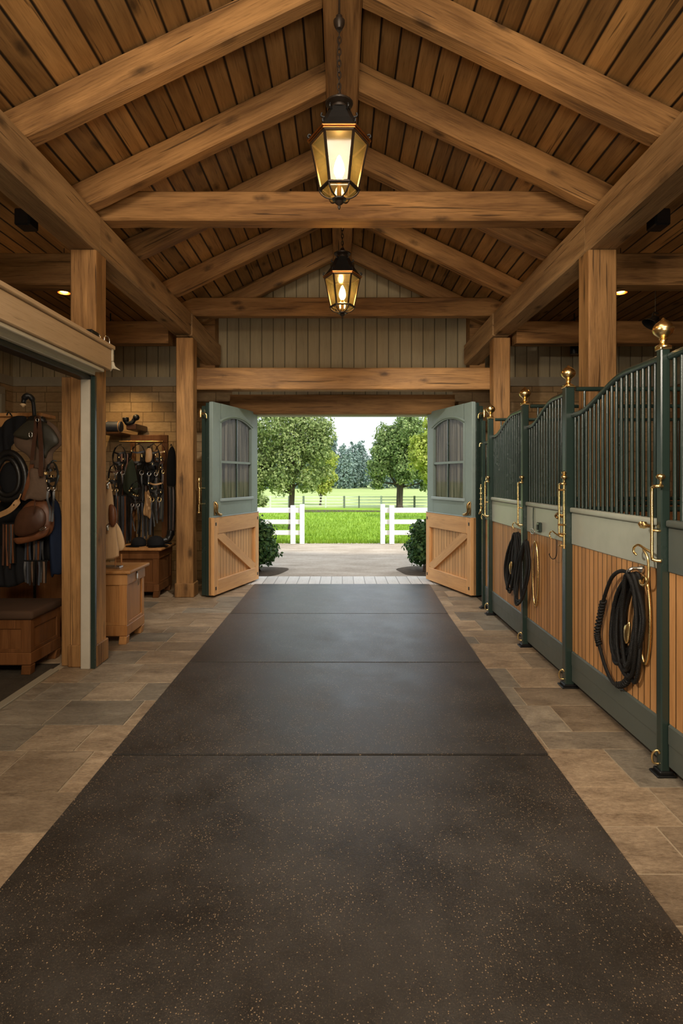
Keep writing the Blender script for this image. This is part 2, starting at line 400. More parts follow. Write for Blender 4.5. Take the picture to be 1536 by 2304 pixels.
def pillow(bm, outline, y0, thick, bulge=0.02, rings=5, sm=4, cx=None, closed_smooth=True, wave=None):
    """star-shaped outline [(x, z)] made into a soft plate facing -y with its back at y0."""
    pts = [Vector((p[0], 0, p[1])) for p in outline]
    if sm: pts = smoothpts(pts, sm, True)
    c = Vector((sum(p.x for p in pts) / len(pts), 0, sum(p.z for p in pts) / len(pts))) if cx is None else Vector((cx[0], 0, cx[1]))
    def ring(f, y): return [bm.verts.new((c.x + (p.x - c.x) * f, y + (wave(c.x + (p.x - c.x) * f, c.z + (p.z - c.z) * f) if wave else 0), c.z + (p.z - c.z) * f)) for p in pts]
    R = [ring(0.985, y0), ring(1.0, y0 - thick * 0.5)]
    for i in range(rings):
        f = 0.97 * (1 - i / rings)
        R.append(ring(f, y0 - thick - bulge * (1 - f * f)))
    n = len(pts)
    for a, b in zip(R, R[1:]):
        for k in range(n): bm.faces.new((a[k], a[(k + 1) % n], b[(k + 1) % n], b[k]))
    ctr = bm.verts.new((c.x, y0 - thick - bulge + (wave(c.x, c.z) if wave else 0), c.z))
    for k in range(n): bm.faces.new((R[-1][k], R[-1][(k + 1) % n], ctr))
    bm.faces.new(R[0]); return bm
def timber(name, p0, p1, wid, hgt, a, b, mat=None, parent=None, cham=0.014, jit=0.0035, seed=0, step=0.22, end0=None, end1=None):
    """squared timber from p0 to p1 (centre line); a, b = unit section axes for wid and hgt.  Local x runs along it."""
    p0, p1, a, b = Vector(p0), Vector(p1), Vector(a), Vector(b)
    L = (p1 - p0).length; d = (p1 - p0) / L
    zz = (b - d * b.dot(d)).normalized(); yy = zz.cross(d)
    Mx = Matrix(((d.x, yy.x, zz.x, p0.x), (d.y, yy.y, zz.y, p0.y), (d.z, yy.z, zz.z, p0.z), (0, 0, 0, 1)))
    inv = Mx.inverted(); bm = B(); n = max(2, int(L / step)); rings = []
    w, h, c = wid / 2, hgt / 2, cham
    sec = [(-w + c, -h), (w - c, -h), (w, -h + c), (w, h - c), (w - c, h), (-w + c, h), (-w, h - c), (-w, -h + c)]
    for i in range(n + 1):
        p = p0.lerp(p1, i / n); ring = []
        for (u, v) in sec:
            q = p + a * u + b * v
            k = jit if 0 < i < n else jit * 0.3
            nv = noise.noise_vector(q * 2.3 + Vector((seed * 7.1, seed * 3.3, 0)))
            q = q - (a * math.copysign(abs(nv.x), u) + b * math.copysign(abs(nv.y), v)) * k
            ring.append(bm.verts.new(inv @ q))
        rings.append(ring)
    for r0, r1 in zip(rings, rings[1:]):
        for k in range(8): bm.faces.new((r0[k], r0[(k + 1) % 8], r1[(k + 1) % 8], r1[k]))
    bm.faces.new(rings[0]); bm.faces.new(rings[-1])
    o = obj(name, bm, mat or M['timber'], parent); o.matrix_world = Mx if parent is None else o.matrix_world
    return o

def at(px, py, D):                    # a point of the photo carried to depth D in metres
    return Vector(((px - 770) * D / 1280, D, 1.6 - (py - 1075) * D / 1280))

# ------------------------------------------------------------------ camera
cam = bpy.data.cameras.new('camera'); co = bpy.data.objects.new('camera', cam); C.objects.link(co)
co.location = (0, 0, 1.6); co.rotation_euler = (PI / 2, 0, 0)
cam.sensor_width = 36; cam.lens = 20; cam.shift_x = -2 / 2304; cam.shift_y = -77 / 2304
cam.clip_start = 0.05; cam.clip_end = 600
SC.camera = co

# ------------------------------------------------------------------ setting: floor
Y0, YB, XW = -3.0, 8.9, 5.15
rs = random.Random(5)
def tiles(bm, lay, x0, x1, y0, y1):
    y = y0
    while y < y1 - 1e-4:
        h = rs.uniform(0.22, 0.44); h = h if y1 - (y + h) > 0.2 else y1 - y
        x = x0 - rs.uniform(0, 0.3)
        while x < x1 - 1e-4:
            w = rs.uniform(0.34, 0.78); w = w if x1 - (x + w) > 0.16 else x1 - x
            xa = max(x, x0); g = 0.003; i = 0.0035; zt = rs.uniform(-0.0012, 0.0012)
            a = [bm.verts.new(q) for q in ((xa + g, y + g, -0.012), (x + w - g, y + g, -0.012), (x + w - g, y + h - g, -0.012), (xa + g, y + h - g, -0.012))]
            b = [bm.verts.new(q) for q in ((xa + g + i, y + g + i, zt), (x + w - g - i, y + g + i, zt), (x + w - g - i, y + h - g - i, zt), (xa + g + i, y + h - g - i, zt))]
            col = (rs.random(), rs.random(), rs.random(), 1)
            fs = [bm.faces.new(b)] + [bm.faces.new((a[k], a[(k + 1) % 4], b[(k + 1) % 4], b[k])) for k in range(4)]
            for f in fs:
                for l in f.loops: l[lay] = col
            x += w
        y += h
bm = B(); lay = bm.loops.layers.float_color.new('tint')
tiles(bm, lay, -2.36, -1.0, Y0, 4.9); tiles(bm, lay, -XW, -1.0, 4.9, 8.52); tiles(bm, lay, 1.0, 1.80, Y0, 8.52)
struct('floor', bm, M['flag'], recalc=False)
bm = B(); bx(bm, -XW, XW, Y0, 8.95, -0.10, -0.005, 0); struct('floor_slab', bm, M['grout'])
bm = B(); bx(bm, -XW, -2.43, Y0, 4.9, -0.005, 0.0, 0); struct('floor_tack_room', bm, M['dark_floor'])  # dark tone stands for the low light in the tack room
bm = B(); bx(bm, 1.80, XW, Y0, 8.9, -0.005, 0.0, 0); struct('floor_stalls', bm, M['dark_floor'])
bm = B(); bx(bm, -2.43, -2.36, Y0, 4.74, -0.005, 0.010, 0.003); struct('trim_1', bm, M['cream_trim'])
bm = B(); bx(bm, -1.52, 1.52, 8.52, 9.20, -0.05, 0.006, 0.003); struct('floor_threshold', bm, M['paver'])

# rubber mats down the aisle
mats = [(-0.40, 3.250, -1.325, 1.180, 1.183, 'speckled black rubber mat at the near end of the aisle'),
        (3.268, 4.885, -1.325, 1.184, 1.198, 'rubber aisle mat, second from the near end'),
        (4.895, 6.645, -1.322, 1.199, 1.232, 'rubber aisle mat, second from the doorway'),
        (6.655, 8.50, -1.318, 1.234, 1.300, 'rubber aisle mat sheened with daylight at the open doorway')]
for y0, y1, xl, xr0, xr1, lab in mats:
    bm = B(); bx(bm, 0, 1, 0, y1 - y0, 0, 0.013, 0)
    for v in bm.verts:
        if v.co.x > 0.5: v.co.x = (xr0 + (xr1 - xr0) * v.co.y / (y1 - y0)) - xl
    bmesh.ops.bevel(bm, geom=bm.edges[:], offset=0.004, segments=2, affect='EDGES')
    tag(obj('rubber_mat', bm, M['rubber'], loc=(xl, y0, 0.0015)), lab, 'mat', 'rubber mats down the aisle')

# ------------------------------------------------------------------ setting: walls and roof
def wall_box(name, x0, x1, y0, y1, z0, z1, mat, **k):
    bm = B(); bx(bm, x0, x1, y0, y1, z0, z1, 0); return struct(name, bm, mat, **k)
ZS = 3.03
wall_box('wall_back_left', -XW, -1.37, YB, YB + 0.2, 0, ZS, M['stone'])
wall_box('wall_back_right', 1.37, XW, YB, YB + 0.2, 0, ZS, M['stone'])
bm = B()
for pl in ([(-XW, ZS), (-1.72, ZS), (-1.72, 2.60), (1.72, 2.60), (1.72, ZS), (XW, ZS), (XW, 4.0), (2.2, 4.15), (0, 5.2), (-2.2, 4.15), (-XW, 4.0)],):
    f = [bm.verts.new((x, YB - 0.01, z)) for x, z in pl]; g = [bm.verts.new((x, YB + 0.2, z)) for x, z in pl]
    bm.faces.new(f); bm.faces.new(g)
    for k in range(len(f)): bm.faces.new((f[k], f[(k + 1) % len(f)], g[(k + 1) % len(f)], g[k]))
struct('wall_back_upper', bm, M['cream'])
bm = B(); pl = [(-XW, 0), (XW, 0), (XW, 4.0), (2.2, 4.15), (0, 5.2), (-2.2, 4.15), (-XW, 4.0)]
f = [bm.verts.new((x, Y0 - 0.2, z)) for x, z in pl]; g = [bm.verts.new((x, Y0, z)) for x, z in pl]; bm.faces.new(f); bm.faces.new(g)
for k in range(len(f)): bm.faces.new((f[k], f[(k + 1) % len(f)], g[(k + 1) % len(f)], g[k]))
struct('wall_front', bm, M['cream'])
for i, s in enumerate((-1, 1)):
    nm = 'left' if s < 0 else 'right'
    wall_box('wall_' + nm, s * XW, s * (XW + 0.15), Y0, YB + 0.2, 0, ZS, M['stone_y'] if s < 0 else M['chest_dark'])  # stall side coloured dark to stand for the gloom behind the bars
    wall_box('wall_%s_upper' % nm, s * XW, s * (XW + 0.15), Y0, YB + 0.2, ZS, 4.05, M['cream_y'])
    wall_box('trim_%d' % (2 + i), s * 2.15, s * XW, YB - 0.035, YB - 0.012, ZS, ZS + 0.14, M['cream_trim'])
    wall_box('trim_%d' % (4 + i), s * (XW - 0.025), s * (XW - 0.001), Y0, YB - 0.04, ZS, ZS + 0.14, M['cream_trim'])
    # reveal and thin light frame of the doorway
    wall_box('trim_%d' % (6 + i), s * 1.36, s * 1.395, YB - 0.03, YB + 0.20, 0, 2.575, M['cream_trim'])
    # dark wall post under the gable
    wall_box('trim_%d' % (8 + i), s * 1.93, s * 2.16, 8.62, 8.885, 3.04, 4.1, M['timber'])
    # roof boards: local x runs down the slope, y along the barn
    bm = B(); L = 2.37 * math.hypot(1, 0.487)
    bx(bm, 0, L, 0, YB - Y0 + 0.3, 0, 0.04, 0)
    o = struct('ceiling_' + nm, bm, M['deck'])
    ang = math.atan(0.487)
    ex = Vector((s * math.cos(ang), 0, -math.sin(ang))); ey = Vector((0, 1, 0)); ez = Vector((s * math.sin(ang), 0, math.cos(ang)))
    o.matrix_world = Matrix(((ex.x, 0, ez.x, 0), (0, 1, 0, Y0), (ex.z, 0, ez.z, 5.15), (0, 0, 0, 1)))
    bm = B(); bx(bm, 0, XW - 2.33, 0, YB - Y0 + 0.3, 0, 0.04, 0)
    o = struct('ceiling_aisle_' + nm, bm, M['deck'])
    o.matrix_world = Matrix(((s, 0, 0, s * 2.33), (0, 1, 0, Y0), (-0.05, 0, 1, 4.01), (0, 0, 0, 1)))
wall_box('trim_10', -1.36, 1.36, YB - 0.03, YB + 0.20, 2.572, 2.60, M['cream_trim'])
# leaded side window in the tack room wall
bm = B()
for q in ((7.65, 8.62, 2.86, 2.97), (7.65, 8.62, 1.55, 1.66), (7.65, 7.76, 1.66, 2.86), (8.51, 8.62, 1.66, 2.86)):
    bx(bm, -XW + 0.001, -XW + 0.05, q[0], q[1], q[2], q[3], 0.006)
wf = struct('window_1', bm, M['cream_trim'])
bm = B(); bx(bm, -XW + 0.012, -XW + 0.018, 7.76, 8.51, 1.66, 2.86, 0); obj('window_pane', bm, M['pane'], wf)
bm = B(); bx(bm, -XW + 0.018, -XW + 0.04, 8.12, 8.15, 1.66, 2.86, 0.003); bx(bm, -XW + 0.018, -XW + 0.04, 7.76, 8.51, 2.24, 2.27, 0.003); obj('window_muntin', bm, M['cream_trim'], wf)

# ------------------------------------------------------------------ timber frame
side_name = {-1: 'tack room', 1: 'stall'}
def post(s, x0, x1, y0, y1, z1, lab, seed):
    t = thing('timber_post', lab, 'post', ((x0 + x1) / 2, (y0 + y1) / 2, 0), 0, 'square timber posts carrying the eave beams')
    o = timber('shaft', (0, 0, 0.012), (0, 0, z1), x1 - x0, y1 - y0, (1, 0, 0), (0, 1, 0), seed=seed, cham=0.012)
    o.parent = t; m = o.matrix_world.copy(); o.matrix_local = Matrix(((0, 1, 0, 0), (0, 0, 1, 0), (1, 0, 0, 0.012), (0, 0, 0, 1)))
    w, d = (x1 - x0) / 2 + 0.014, (y1 - y0) / 2 + 0.014
    bm = B(); bx(bm, -w, w, -d, d, 0.002, 0.19, 0.008); obj('base_block', bm, M['timber_z'], t)
    return t
post(-1, -2.30, -2.08, 4.80, 5.02, 3.525, 'square timber post with putty door jamb at the tack room opening', 1)
post(1, 2.08, 2.32, 4.80, 5.02, 3.525, 'square timber post behind the bars of the nearer stall fronts', 2)
post(-1, -2.225, -1.995, 7.60, 7.815, 3.47, 'square timber post between the hanging bridles and the open dutch door', 3)
post(1, 2.02, 2.245, 7.60, 7.815, 3.47, 'square timber post behind the far end of the stall row', 4)

for s in (-1, 1):
    g = 'long eave beams on the posts'
    nm = side_name[s]
    for k, (ya, yb, xa, xb, za, zb, lab) in enumerate((
            (Y0, 4.885, 2.20, 2.20, 3.695, 3.695, 'nearest long eave beam above the %s side' % nm),
            (4.890, 7.685, 2.20, 2.165, 3.695, 3.685, 'eave beam between the two timber posts on the %s side' % nm),
            (7.690, 8.61, 2.145, 1.96, 3.675, 3.46, 'short far eave beam ending by the gable on the %s side' % nm))):
        tag(timber('eave_beam', (s * xa, ya, za), (s * xb, yb, zb), 0.24, 0.33 - 0.01 * k, (1, 0, 0), (0, 0, 1), M['timber_rough'], seed=10 + k + 3 * s, cham=0.016, jit=0.005), lab, 'beam', g, 'thing')
ordn = ['first', 'second', 'third', 'fourth', 'fifth']
for i, y in enumerate((3.78, 4.73, 5.84, 7.08, 8.38)):
    for s in (-1, 1):
        zc = lambda x: 4.89 - 0.487 * x + 0.125
        o = timber('rafter', (s * 0.137, y + 0.07, zc(0.137)), (s * 2.33, y + 0.07, zc(2.33)), 0.14, 0.248, (0, 1, 0), (0, 0, 1), seed=30 + 2 * i + s, jit=0.005, step=0.12)
        Mi = o.matrix_world.inverted()
        for v in o.data.vertices:                # birdsmouth over the eave beam
            q = o.matrix_world @ v.co
            if abs(q.x) > 2.0 and q.z < 3.872: q.z = 3.872; v.co = Mi @ q
        tag(o, '%s sloping roof rafter from the front, %s side' % (ordn[i], side_name[s]), 'rafter', 'sloping rafters under the roof boards', 'thing')
tag(timber('ridge_beam', (0, Y0, 4.96), (0, 8.88, 4.96), 0.27, 0.32, (1, 0, 0), (0, 0, 1), seed=51), 'heavy ridge beam running along the roof peak above the lanterns', 'beam', None, 'thing')
g = 'level beams across the aisle'
for y, z, w_, h_, sd, lab in ((5.09, 3.997, 0.18, 0.262, 52, 'level tie beam across the aisle behind the nearer lantern'), (8.03, 3.997, 0.15, 0.26, 53, 'level tie beam across the aisle behind the farther lantern')):
    o = timber('tie_beam', (-2.31, y, z), (2.31, y, z), w_, h_, (0, 1, 0), (0, 0, 1), seed=sd, jit=0.005, step=0.11)
    for v in o.data.vertices:                    # ends trimmed to the roof slope
        lim = 5.14 - 0.487 * abs(v.co.x - 2.31) - z
        if v.co.z > lim: v.co.z = lim
    tag(o, lab, 'beam', g, 'thing')
tag(timber('tie_beam', (-2.2, 7.925, 2.965), (2.2, 7.925, 2.965), 0.20, 0.305, (0, 1, 0), (0, 0, 1), seed=54, jit=0.005), 'lowest full-width beam between the two far timber posts', 'beam', g, 'thing')
tag(timber('door_lintel', (-1.72, 8.795, 2.725), (1.72, 8.795, 2.725), 0.18, 0.30, (0, 1, 0), (0, 0, 1), seed=55), 'short timber lintel directly over the open doorway', 'lintel', None, 'thing')
for s in (-1, 1):
    for k, (y, xi) in enumerate(((5.40, 2.325), (7.70, 2.325))):
        tag(timber('aisle_beam', (s * xi, y, 3.55), (s * 5.156, y, 3.55), 0.20, 0.30, (0, 1, 0), (0, 0, 1), seed=60 + k + 5 * s), '%s cross beam under the low dark roof on the %s side' % (('nearer', 'farther')[k], side_name[s]), 'beam', 'cross beams over the side bays', 'thing')
    tag(timber('wall_plate', (s * 2.2, 8.832, 3.73), (s * 5.14, 8.832, 3.73), 0.12, 0.16, (0, 1, 0), (0, 0, 1), seed=66 + s), 'dark timber plate along the top of the back wall, %s side' % side_name[s], 'beam', None, 'thing')

# ------------------------------------------------------------------ lanterns
def chain(bm, z0, z1, link=0.042, r=0.0035):
    z = z0; k = 0
    while z < z1:
        pts = []
        for i in range(12):
            a = 2 * PI * i / 12
            u, w = math.cos(a) * link * 0.26, math.sin(a) * link * 0.58
            pts.append((u if k % 2 else 0, 0 if k % 2 else u, z + link * 0.5 + w))
        tube(bm, pts, r, 6, True); z += link * 0.86; k += 1
def lantern(loc, lab, ztop):
    """origin at the lowest tip"""
    t = thing('hanging_lantern', lab, 'lantern', loc, 0, 'hexagonal bronze lanterns under the ridge')
    R0 = PI / 6 + PI / 6                       # a flat pane faces the aisle
    hexr = lambda r, z: [(r * math.cos(R0 + k * PI / 3), r * math.sin(R0 + k * PI / 3), z) for k in range(6)]
    zb, zt = 0.130, 0.415; rb, rt = 0.116, 0.176
    bm = B(); lathe(bm, [(r, z * 0.70) for r, z in ((0, 0), (0.006, 0.012), (0.010, 0.03), (0.006, 0.04), (0.022, 0.058), (0.030, 0.07), (0.018, 0.08), (0.042, 0.088), (0.044, 0.098), (0.030, 0.108), (0.0, 0.115))], 20); obj('bottom_finial', bm, M['bronze'], t, smooth=0.7)
    bm = B()
    for k in range(6):
        a = R0 + k * PI / 3; e = Vector((math.cos(a), math.sin(a), 0))
        pts = [e * q + Vector((0, 0, z)) for q, z in ((0.034, 0.070), (0.074, 0.076), (0.104, 0.093), (0.120, 0.114), (rb + 0.004, zb - 0.004))]
        tube(bm, smoothpts(pts, 4), 0.0055, 6)
    cg_ = obj('bottom_cage', bm, M['bronze'], t, smooth=True)
    bm = B(); lathe(bm, [(0.038, 0.074), (0.082, 0.086), (0.106, 0.110), (0.109, zb)], 6, rot0=R0); bmesh.ops.delete(bm, geom=[f for f in bm.faces if len(f.verts) == 6], context='FACES'); obj('bottom_glass', bm, M['amber'], cg_)
    bm = B()
    for a, b in zip(hexr(rb, zb), hexr(rt, zt)):
        tube(bm, [a, b], 0.0085, 4)
    for r, z, q in ((rb, zb, 0.011), (rt, zt, 0.011), (rb + 0.012, zb - 0.004, 0.006)):
        h = hexr(r, z)
        for k in range(6): tube(bm, [h[k], h[(k + 1) % 6]], q, 6)
    fr_ = obj('frame', bm, M['bronze'], t)
    bm = B()
    for k in range(6):
        a, b = hexr(rb * 0.985, zb), hexr(rt * 0.985, zt)
        v = [bm.verts.new(q) for q in (a[k], a[(k + 1) % 6], b[(k + 1) % 6], b[k])]; bm.faces.new(v)
    obj('glass_panes', bm, M['amber'], fr_, recalc=True)
    bm = B()
    for r, z, q in ((0.189, zt + 0.004, 0.0045), (0.195, zt + 0.016, 0.006)):
        h = hexr(r, z)
        for k in range(6): tube(bm, [h[k], h[(k + 1) % 6]], q, 8)
    obj('rim', bm, M['copper'], t)
    bm = B(); lathe(bm, [(0.186, zt + 0.004), (0.191, zt + 0.022), (0.160, zt + 0.058), (0.128, zt + 0.100), (0.096, zt + 0.155), (0.076, zt + 0.198), (0.0, zt + 0.200)], 6, rot0=R0)
    for k in range(6):                          # little curled ears on the corners
        a = R0 + k * PI / 3; e = Vector((math.cos(a), math.sin(a), 0))
        tube(bm, smoothpts([e * 0.182 + Vector((0, 0, zt + 0.03)), e * 0.196 + Vector((0, 0, zt + 0.042)), e * 0.188 + Vector((0, 0, zt + 0.056)), e * 0.176 + Vector((0, 0, zt + 0.050))], 3), 0.006, 6)
        tube(bm, smoothpts([e * 0.090 + Vector((0, 0, zt + 0.165)), e * 0.112 + Vector((0, 0, zt + 0.172)), e * 0.108 + Vector((0, 0, zt + 0.192))], 3), 0.006, 6)
    rf_ = obj('roof', bm, M['iron'], t)
    bm = B(); z = zt + 0.198
    lathe(bm, [(0.074, z), (0.052, z + 0.010), (0.052, z + 0.030), (0.084, z + 0.044), (0.088, z + 0.052), (0.056, z + 0.064), (0.028, z + 0.080), (0.018, z + 0.105), (0.0, z + 0.108)], 18)
    obj('cap', bm, M['bronze'], rf_, smooth=0.6)
    zc = z + 0.101; zcan = min(ztop - 0.16, zc + 0.42)
    bm = B(); chain(bm, zc, zcan); tube(bm, smoothpts([(0.012, 0, zc), (-0.014, 0.008, (zc + zcan) / 2), (0.006, 0, zcan)], 8), 0.0025, 5); obj('chain', bm, M['bronze'], t, smooth=True)
    bm = B(); lathe(bm, [(0.0, zcan - 0.01), (0.020, zcan - 0.005), (0.034, zcan + 0.025), (0.036, zcan + 0.045), (0.018, zcan + 0.055), (0.020, zcan + 0.075), (0.007, zcan + 0.09), (0.006, ztop - 0.012), (0.045, ztop - 0.010), (0.045, ztop - 0.001), (0, ztop - 0.001)], 18)
    obj('hanging_rod', bm, M['bronze'], t, smooth=0.7)
    bm = B(); lathe(bm, [(0, 0.082), (0.014, 0.084), (0.015, 0.195), (0.0, 0.197)], 12); ch_ = obj('candle_holder', bm, M['oldbrass'], t, smooth=0.7)
    bm = B(); lathe(bm, [(0.0, 0.195), (0.016, 0.200), (0.032, 0.232), (0.034, 0.257), (0.026, 0.292), (0.010, 0.332), (0, 0.345)], 16); obj('bulb', bm, M['bulb'], ch_, smooth=True)
    return t
lantern((-0.02, 3.55, 3.270), 'larger looking hexagonal bronze lantern hung in front of the nearer tie beam', 4.80 - 3.270)
lantern((0.0, 5.75, 3.20), 'hexagonal bronze lantern hung farther down the aisle before the gable', 4.80 - 3.20)

# small warm lamps in the side bays
for s in (-1, 1):
    p = Vector((s * 2.86, 5.85, 3.50))
    t = thing('pendant_lamp', 'small glowing lamp under the dark roof of the %s side' % side_name[s], 'lamp', p, 0, 'small glowing lamps in the side bays')
    bm = B(); lathe(bm, [(0.062, 0.0), (0.066, 0.003), (0.054, 0.085), (0.030, 0.11), (0.012, 0.118), (0.012, 0.13), (0.0, 0.13)], 20); bmesh.ops.delete(bm, geom=[f for f in bm.faces if len(f.verts) == 20], context='FACES'); obj('lamp_shade', bm, M['copper'], t, smooth=0.8)
    bm = B(); lathe(bm, [(0, 0.004), (0.034, 0.010), (0.046, 0.03), (0.036, 0.06), (0.0, 0.075)], 16); obj('bulb', bm, M['bulb_small'], t, smooth=True)
    bm = B(); tube(bm, [(0, 0, 0.13), (0, 0, 0.46)], 0.004, 6); obj('cord', bm, M['iron'], t)
    l = bpy.data.lights.new('pendant_light', 'POINT'); l.energy = 5; l.color = (1.0, 0.6, 0.28); l.shadow_soft_size = 0.05
    lo = bpy.data.objects.new('pendant_light', l); C.objects.link(lo); lo.parent = t; lo.location = (0, 0, -0.04)
# black can spotlights over the tack wall
for s, x, y in ((-1, -3.30, 8.10), (1, 3.30, 8.10)):
    t = thing('spotlight', 'black can spotlight at the back wall above the %s' % ('hanging bridles' if s < 0 else 'stalls'), 'spotlight', (x, y, 3.36), 0, 'black can spotlights')
    bm = B(); lathe(bm, [(0.05, 0), (0.055, 0.0), (0.055, 0.14), (0.02, 0.16), (0, 0.16)], 18); obj('can', bm, M['iron'], t, smooth=0.6)
    bm = B(); tube(bm, [(0, 0, 0.15), (0, 0, 0.58)], 0.01, 8); obj('hanging_stem', bm, M['iron'], t)
    l = bpy.data.lights.new('spot_light', 'SPOT'); l.energy = 85 if s < 0 else 10; l.color = (1.0, 0.66, 0.30); l.spot_size = 1.5; l.spot_blend = 0.8; l.shadow_soft_size = 0.05
    lo = bpy.data.objects.new('spot_light', l); C.objects.link(lo); lo.parent = t; lo.location = (0, 0, -0.01); lo.rotation_euler = (0.42, 0, 0)
# black flood lamp in the right bay
t = thing('flood_lamp', 'black hanging flood lamp in the dark bay behind the nearest brass ball', 'lamp', (3.30, 6.0, 3.20))
bm = B(); lathe(bm, [(0, 0.10), (0.035, 0.095), (0.05, 0.06), (0.10, 0.0), (0.098, -0.003), (0.045, 0.05), (0, 0.06)], 20); bmesh.ops.rotate(bm, verts=bm.verts, cent=(0, 0, 0.08), matrix=Matrix.Rotation(0.6, 3, 'Y')); obj('lamp_shade', bm, M['iron'], t, smooth=0.8)
bm = B(); tube(bm, [(0, 0, 0.09), (0.0, 0, 0.76)], 0.004, 6); tube(bm, smoothpts([(-0.05, 0, 0.05), (-0.02, 0, 0.14), (0.03, 0, 0.13)], 4), 0.008, 8); obj('hanging_cord', bm, M['iron'], t)
# black speaker boxes up in the bays
for s in (-1, 1):
    t = thing('loudspeaker', 'black speaker box beside the eave beam on the %s side' % side_name[s], 'speaker', (s * 2.47, 4.45, 3.55), 0, 'black boxes by the eave beams')
    bm = B(); bx(bm, -0.06, 0.06, -0.07, 0.07, 0, 0.13, 0.010); obj('cabinet', bm, M['iron'], t)
    bm = B(); bx(bm, -0.05, 0.05, -0.076, -0.069, 0.012, 0.118, 0.004); obj('grille', bm, M['black'], t)
    bm = B(); bx(bm, -0.015, 0.015, -0.015, 0.015, 0.13, 0.445, 0.003); obj('mount_bracket', bm, M['iron'], t)

# ------------------------------------------------------------------ stall fronts (plane x = 1.745)
XS = 1.745
posts = [(3.07, 0.050, 'stall post with brass ball nearest the camera'), (4.36, 0.070, 'stall post with brass ball, second from the camera'),
         (5.40, 0.058, 'stall post with brass ball between the two far rope coils'), (6.65, 0.058, 'stall post with brass ball by the narrow end panel'),
         (6.97, 0.040, 'slim stall post beside the open dutch door on the stall side')]
FIN = [(0.0, 0.0), (0.042, 0.0), (0.044, 0.008), (0.034, 0.014), (0.024, 0.020), (0.018, 0.030), (0.017, 0.044), (0.024, 0.050), (0.018, 0.056), (0.030, 0.066),
       (0.048, 0.082), (0.057, 0.102), (0.056, 0.118), (0.045, 0.138), (0.028, 0.153), (0.013, 0.164), (0.005, 0.176), (0.0, 0.180)]
def bolt(bm, x, y, z0, z1, hook=True):
    """cranked brass drop bolt standing off the post face at x"""
    o = x - 0.030
    tube(bm, smoothpts([(x, y - 0.045, z1), (o, y - 0.040, z1), (o - 0.004, y - 0.012, z1 - 0.004), (o - 0.004, y, z1 - 0.03), (o - 0.004, y, (z0 + z1) / 2), (o - 0.004, y, z0 + 0.03), (o - 0.002, y - 0.012, z0 + 0.004), (x, y - 0.030, z0)], 5), 0.009, 8)
    lathe(bm, [(0.0, 0.0), (0.009, 0.0), (0.006, 0.02), (0.007, 0.032), (0.020, 0.042), (0.024, 0.052), (0.018, 0.063), (0, 0.068)], 14, c=(x - 0.012, y - 0.045, z1))
    tube(bm, [(x, y - 0.025, z0 + 0.16), (o - 0.004, y, z0 + 0.16)], 0.006, 8)
def swan(bm, x, y, z, r=0.005, up=True):
    """brass swan-neck hook leaving the post along -x and back up the panel"""
    tube(bm, smoothpts([(x, y + 0.02, z), (x - 0.02, y + 0.07, z + 0.022), (x - 0.026, y + 0.12, z + 0.035), (x - 0.03, y + 0.16, z + 0.018), (x - 0.03, y + 0.165, z - 0.010), (x - 0.028, y + 0.145, z - 0.022)], 5), r, 8)
    lathe(bm, [(0, -0.008), (0.008, 0), (0, 0.008)], 10, c=(x - 0.028, y + 0.142, z - 0.022))
def stall_post(y, w, lab, first=False):
    t = thing('stall_post', lab, 'post', (XS - 0.014, y, 0), 0, 'dark green stall posts with brass finials')
    bm = B(); bx(bm, -w / 2, w / 2, -w / 2, w / 2, 0.008, 2.30, 0.006); obj('shaft', bm, M['green'], t)
    bm = B(); bx(bm, -w / 2 - 0.03, w / 2 + 0.022, -w / 2 - 0.02, w / 2 + 0.02, 0.001, 0.012, 0.003); bx(bm, -w / 2 - 0.012, w / 2 + 0.012, -w / 2 - 0.012, w / 2 + 0.012, 0.012, 0.03, 0.004); obj('foot_plate', bm, M['iron'], t)
    if w > 0.045:
        bm = B(); lathe(bm, [(r * 0.95, 2.30 + z * 0.92) for r, z in FIN], 28); obj('finial', bm, M['brass'], t, smooth=0.9)
        bm = B(); bx(bm, -w / 2 - 0.006, w / 2 + 0.006, -w / 2 - 0.006, w / 2 + 0.006, 2.288, 2.301, 0.003); obj('cap', bm, M['brass'], t)
        bm = B(); bolt(bm, -w / 2, 0.004, 1.155, 1.555); obj('drop_bolt', bm, M['brass'], t, smooth=True)
        bm = B(); tube(bm, smoothpts([(-w / 2, -w * 0.1, 0.06), (-w / 2 - 0.03, 0, 0.065), (-w / 2 - 0.034, 0, 0.11), (-w / 2 - 0.014, -0.01, 0.135), (-w / 2 - 0.002, -0.015, 0.12)], 5), 0.006, 8)
        obj('foot_catch', bm, M['brass'], t, smooth=True)
    return t
pt = [stall_post(*p) for p in posts]
# nearest post: door knob and swan hook toward the panel
bm = B(); tube(bm, [(-0.04, 0.025, 1.335), (-0.056, 0.09, 1.335)], 0.010, 10)
for q in ((0, 0.045), (0.0, 0.075)): tube(bm, [(-0.056, 0.03 + q[1], 1.330), (-0.058, 0.045 + q[1], 1.345)], 0.018, 10)
obj('brass_knob', bm, M['brass'], pt[0], smooth=0.8)
bm = B(); swan(bm, -0.03, 0.03, 1.185, 0.007)
tube(bm, smoothpts([(-0.045, 0.12, 1.20), (-0.04, 0.085, 1.16), (-0.04, 0.075, 1.11), (-0.045, 0.07, 1.04), (-0.05, 0.09, 1.005), (-0.05, 0.13, 1.00), (-0.045, 0.155, 1.02)], 5), 0.007, 8)
obj('swan_hook', bm, M['brass'], pt[0], smooth=True)
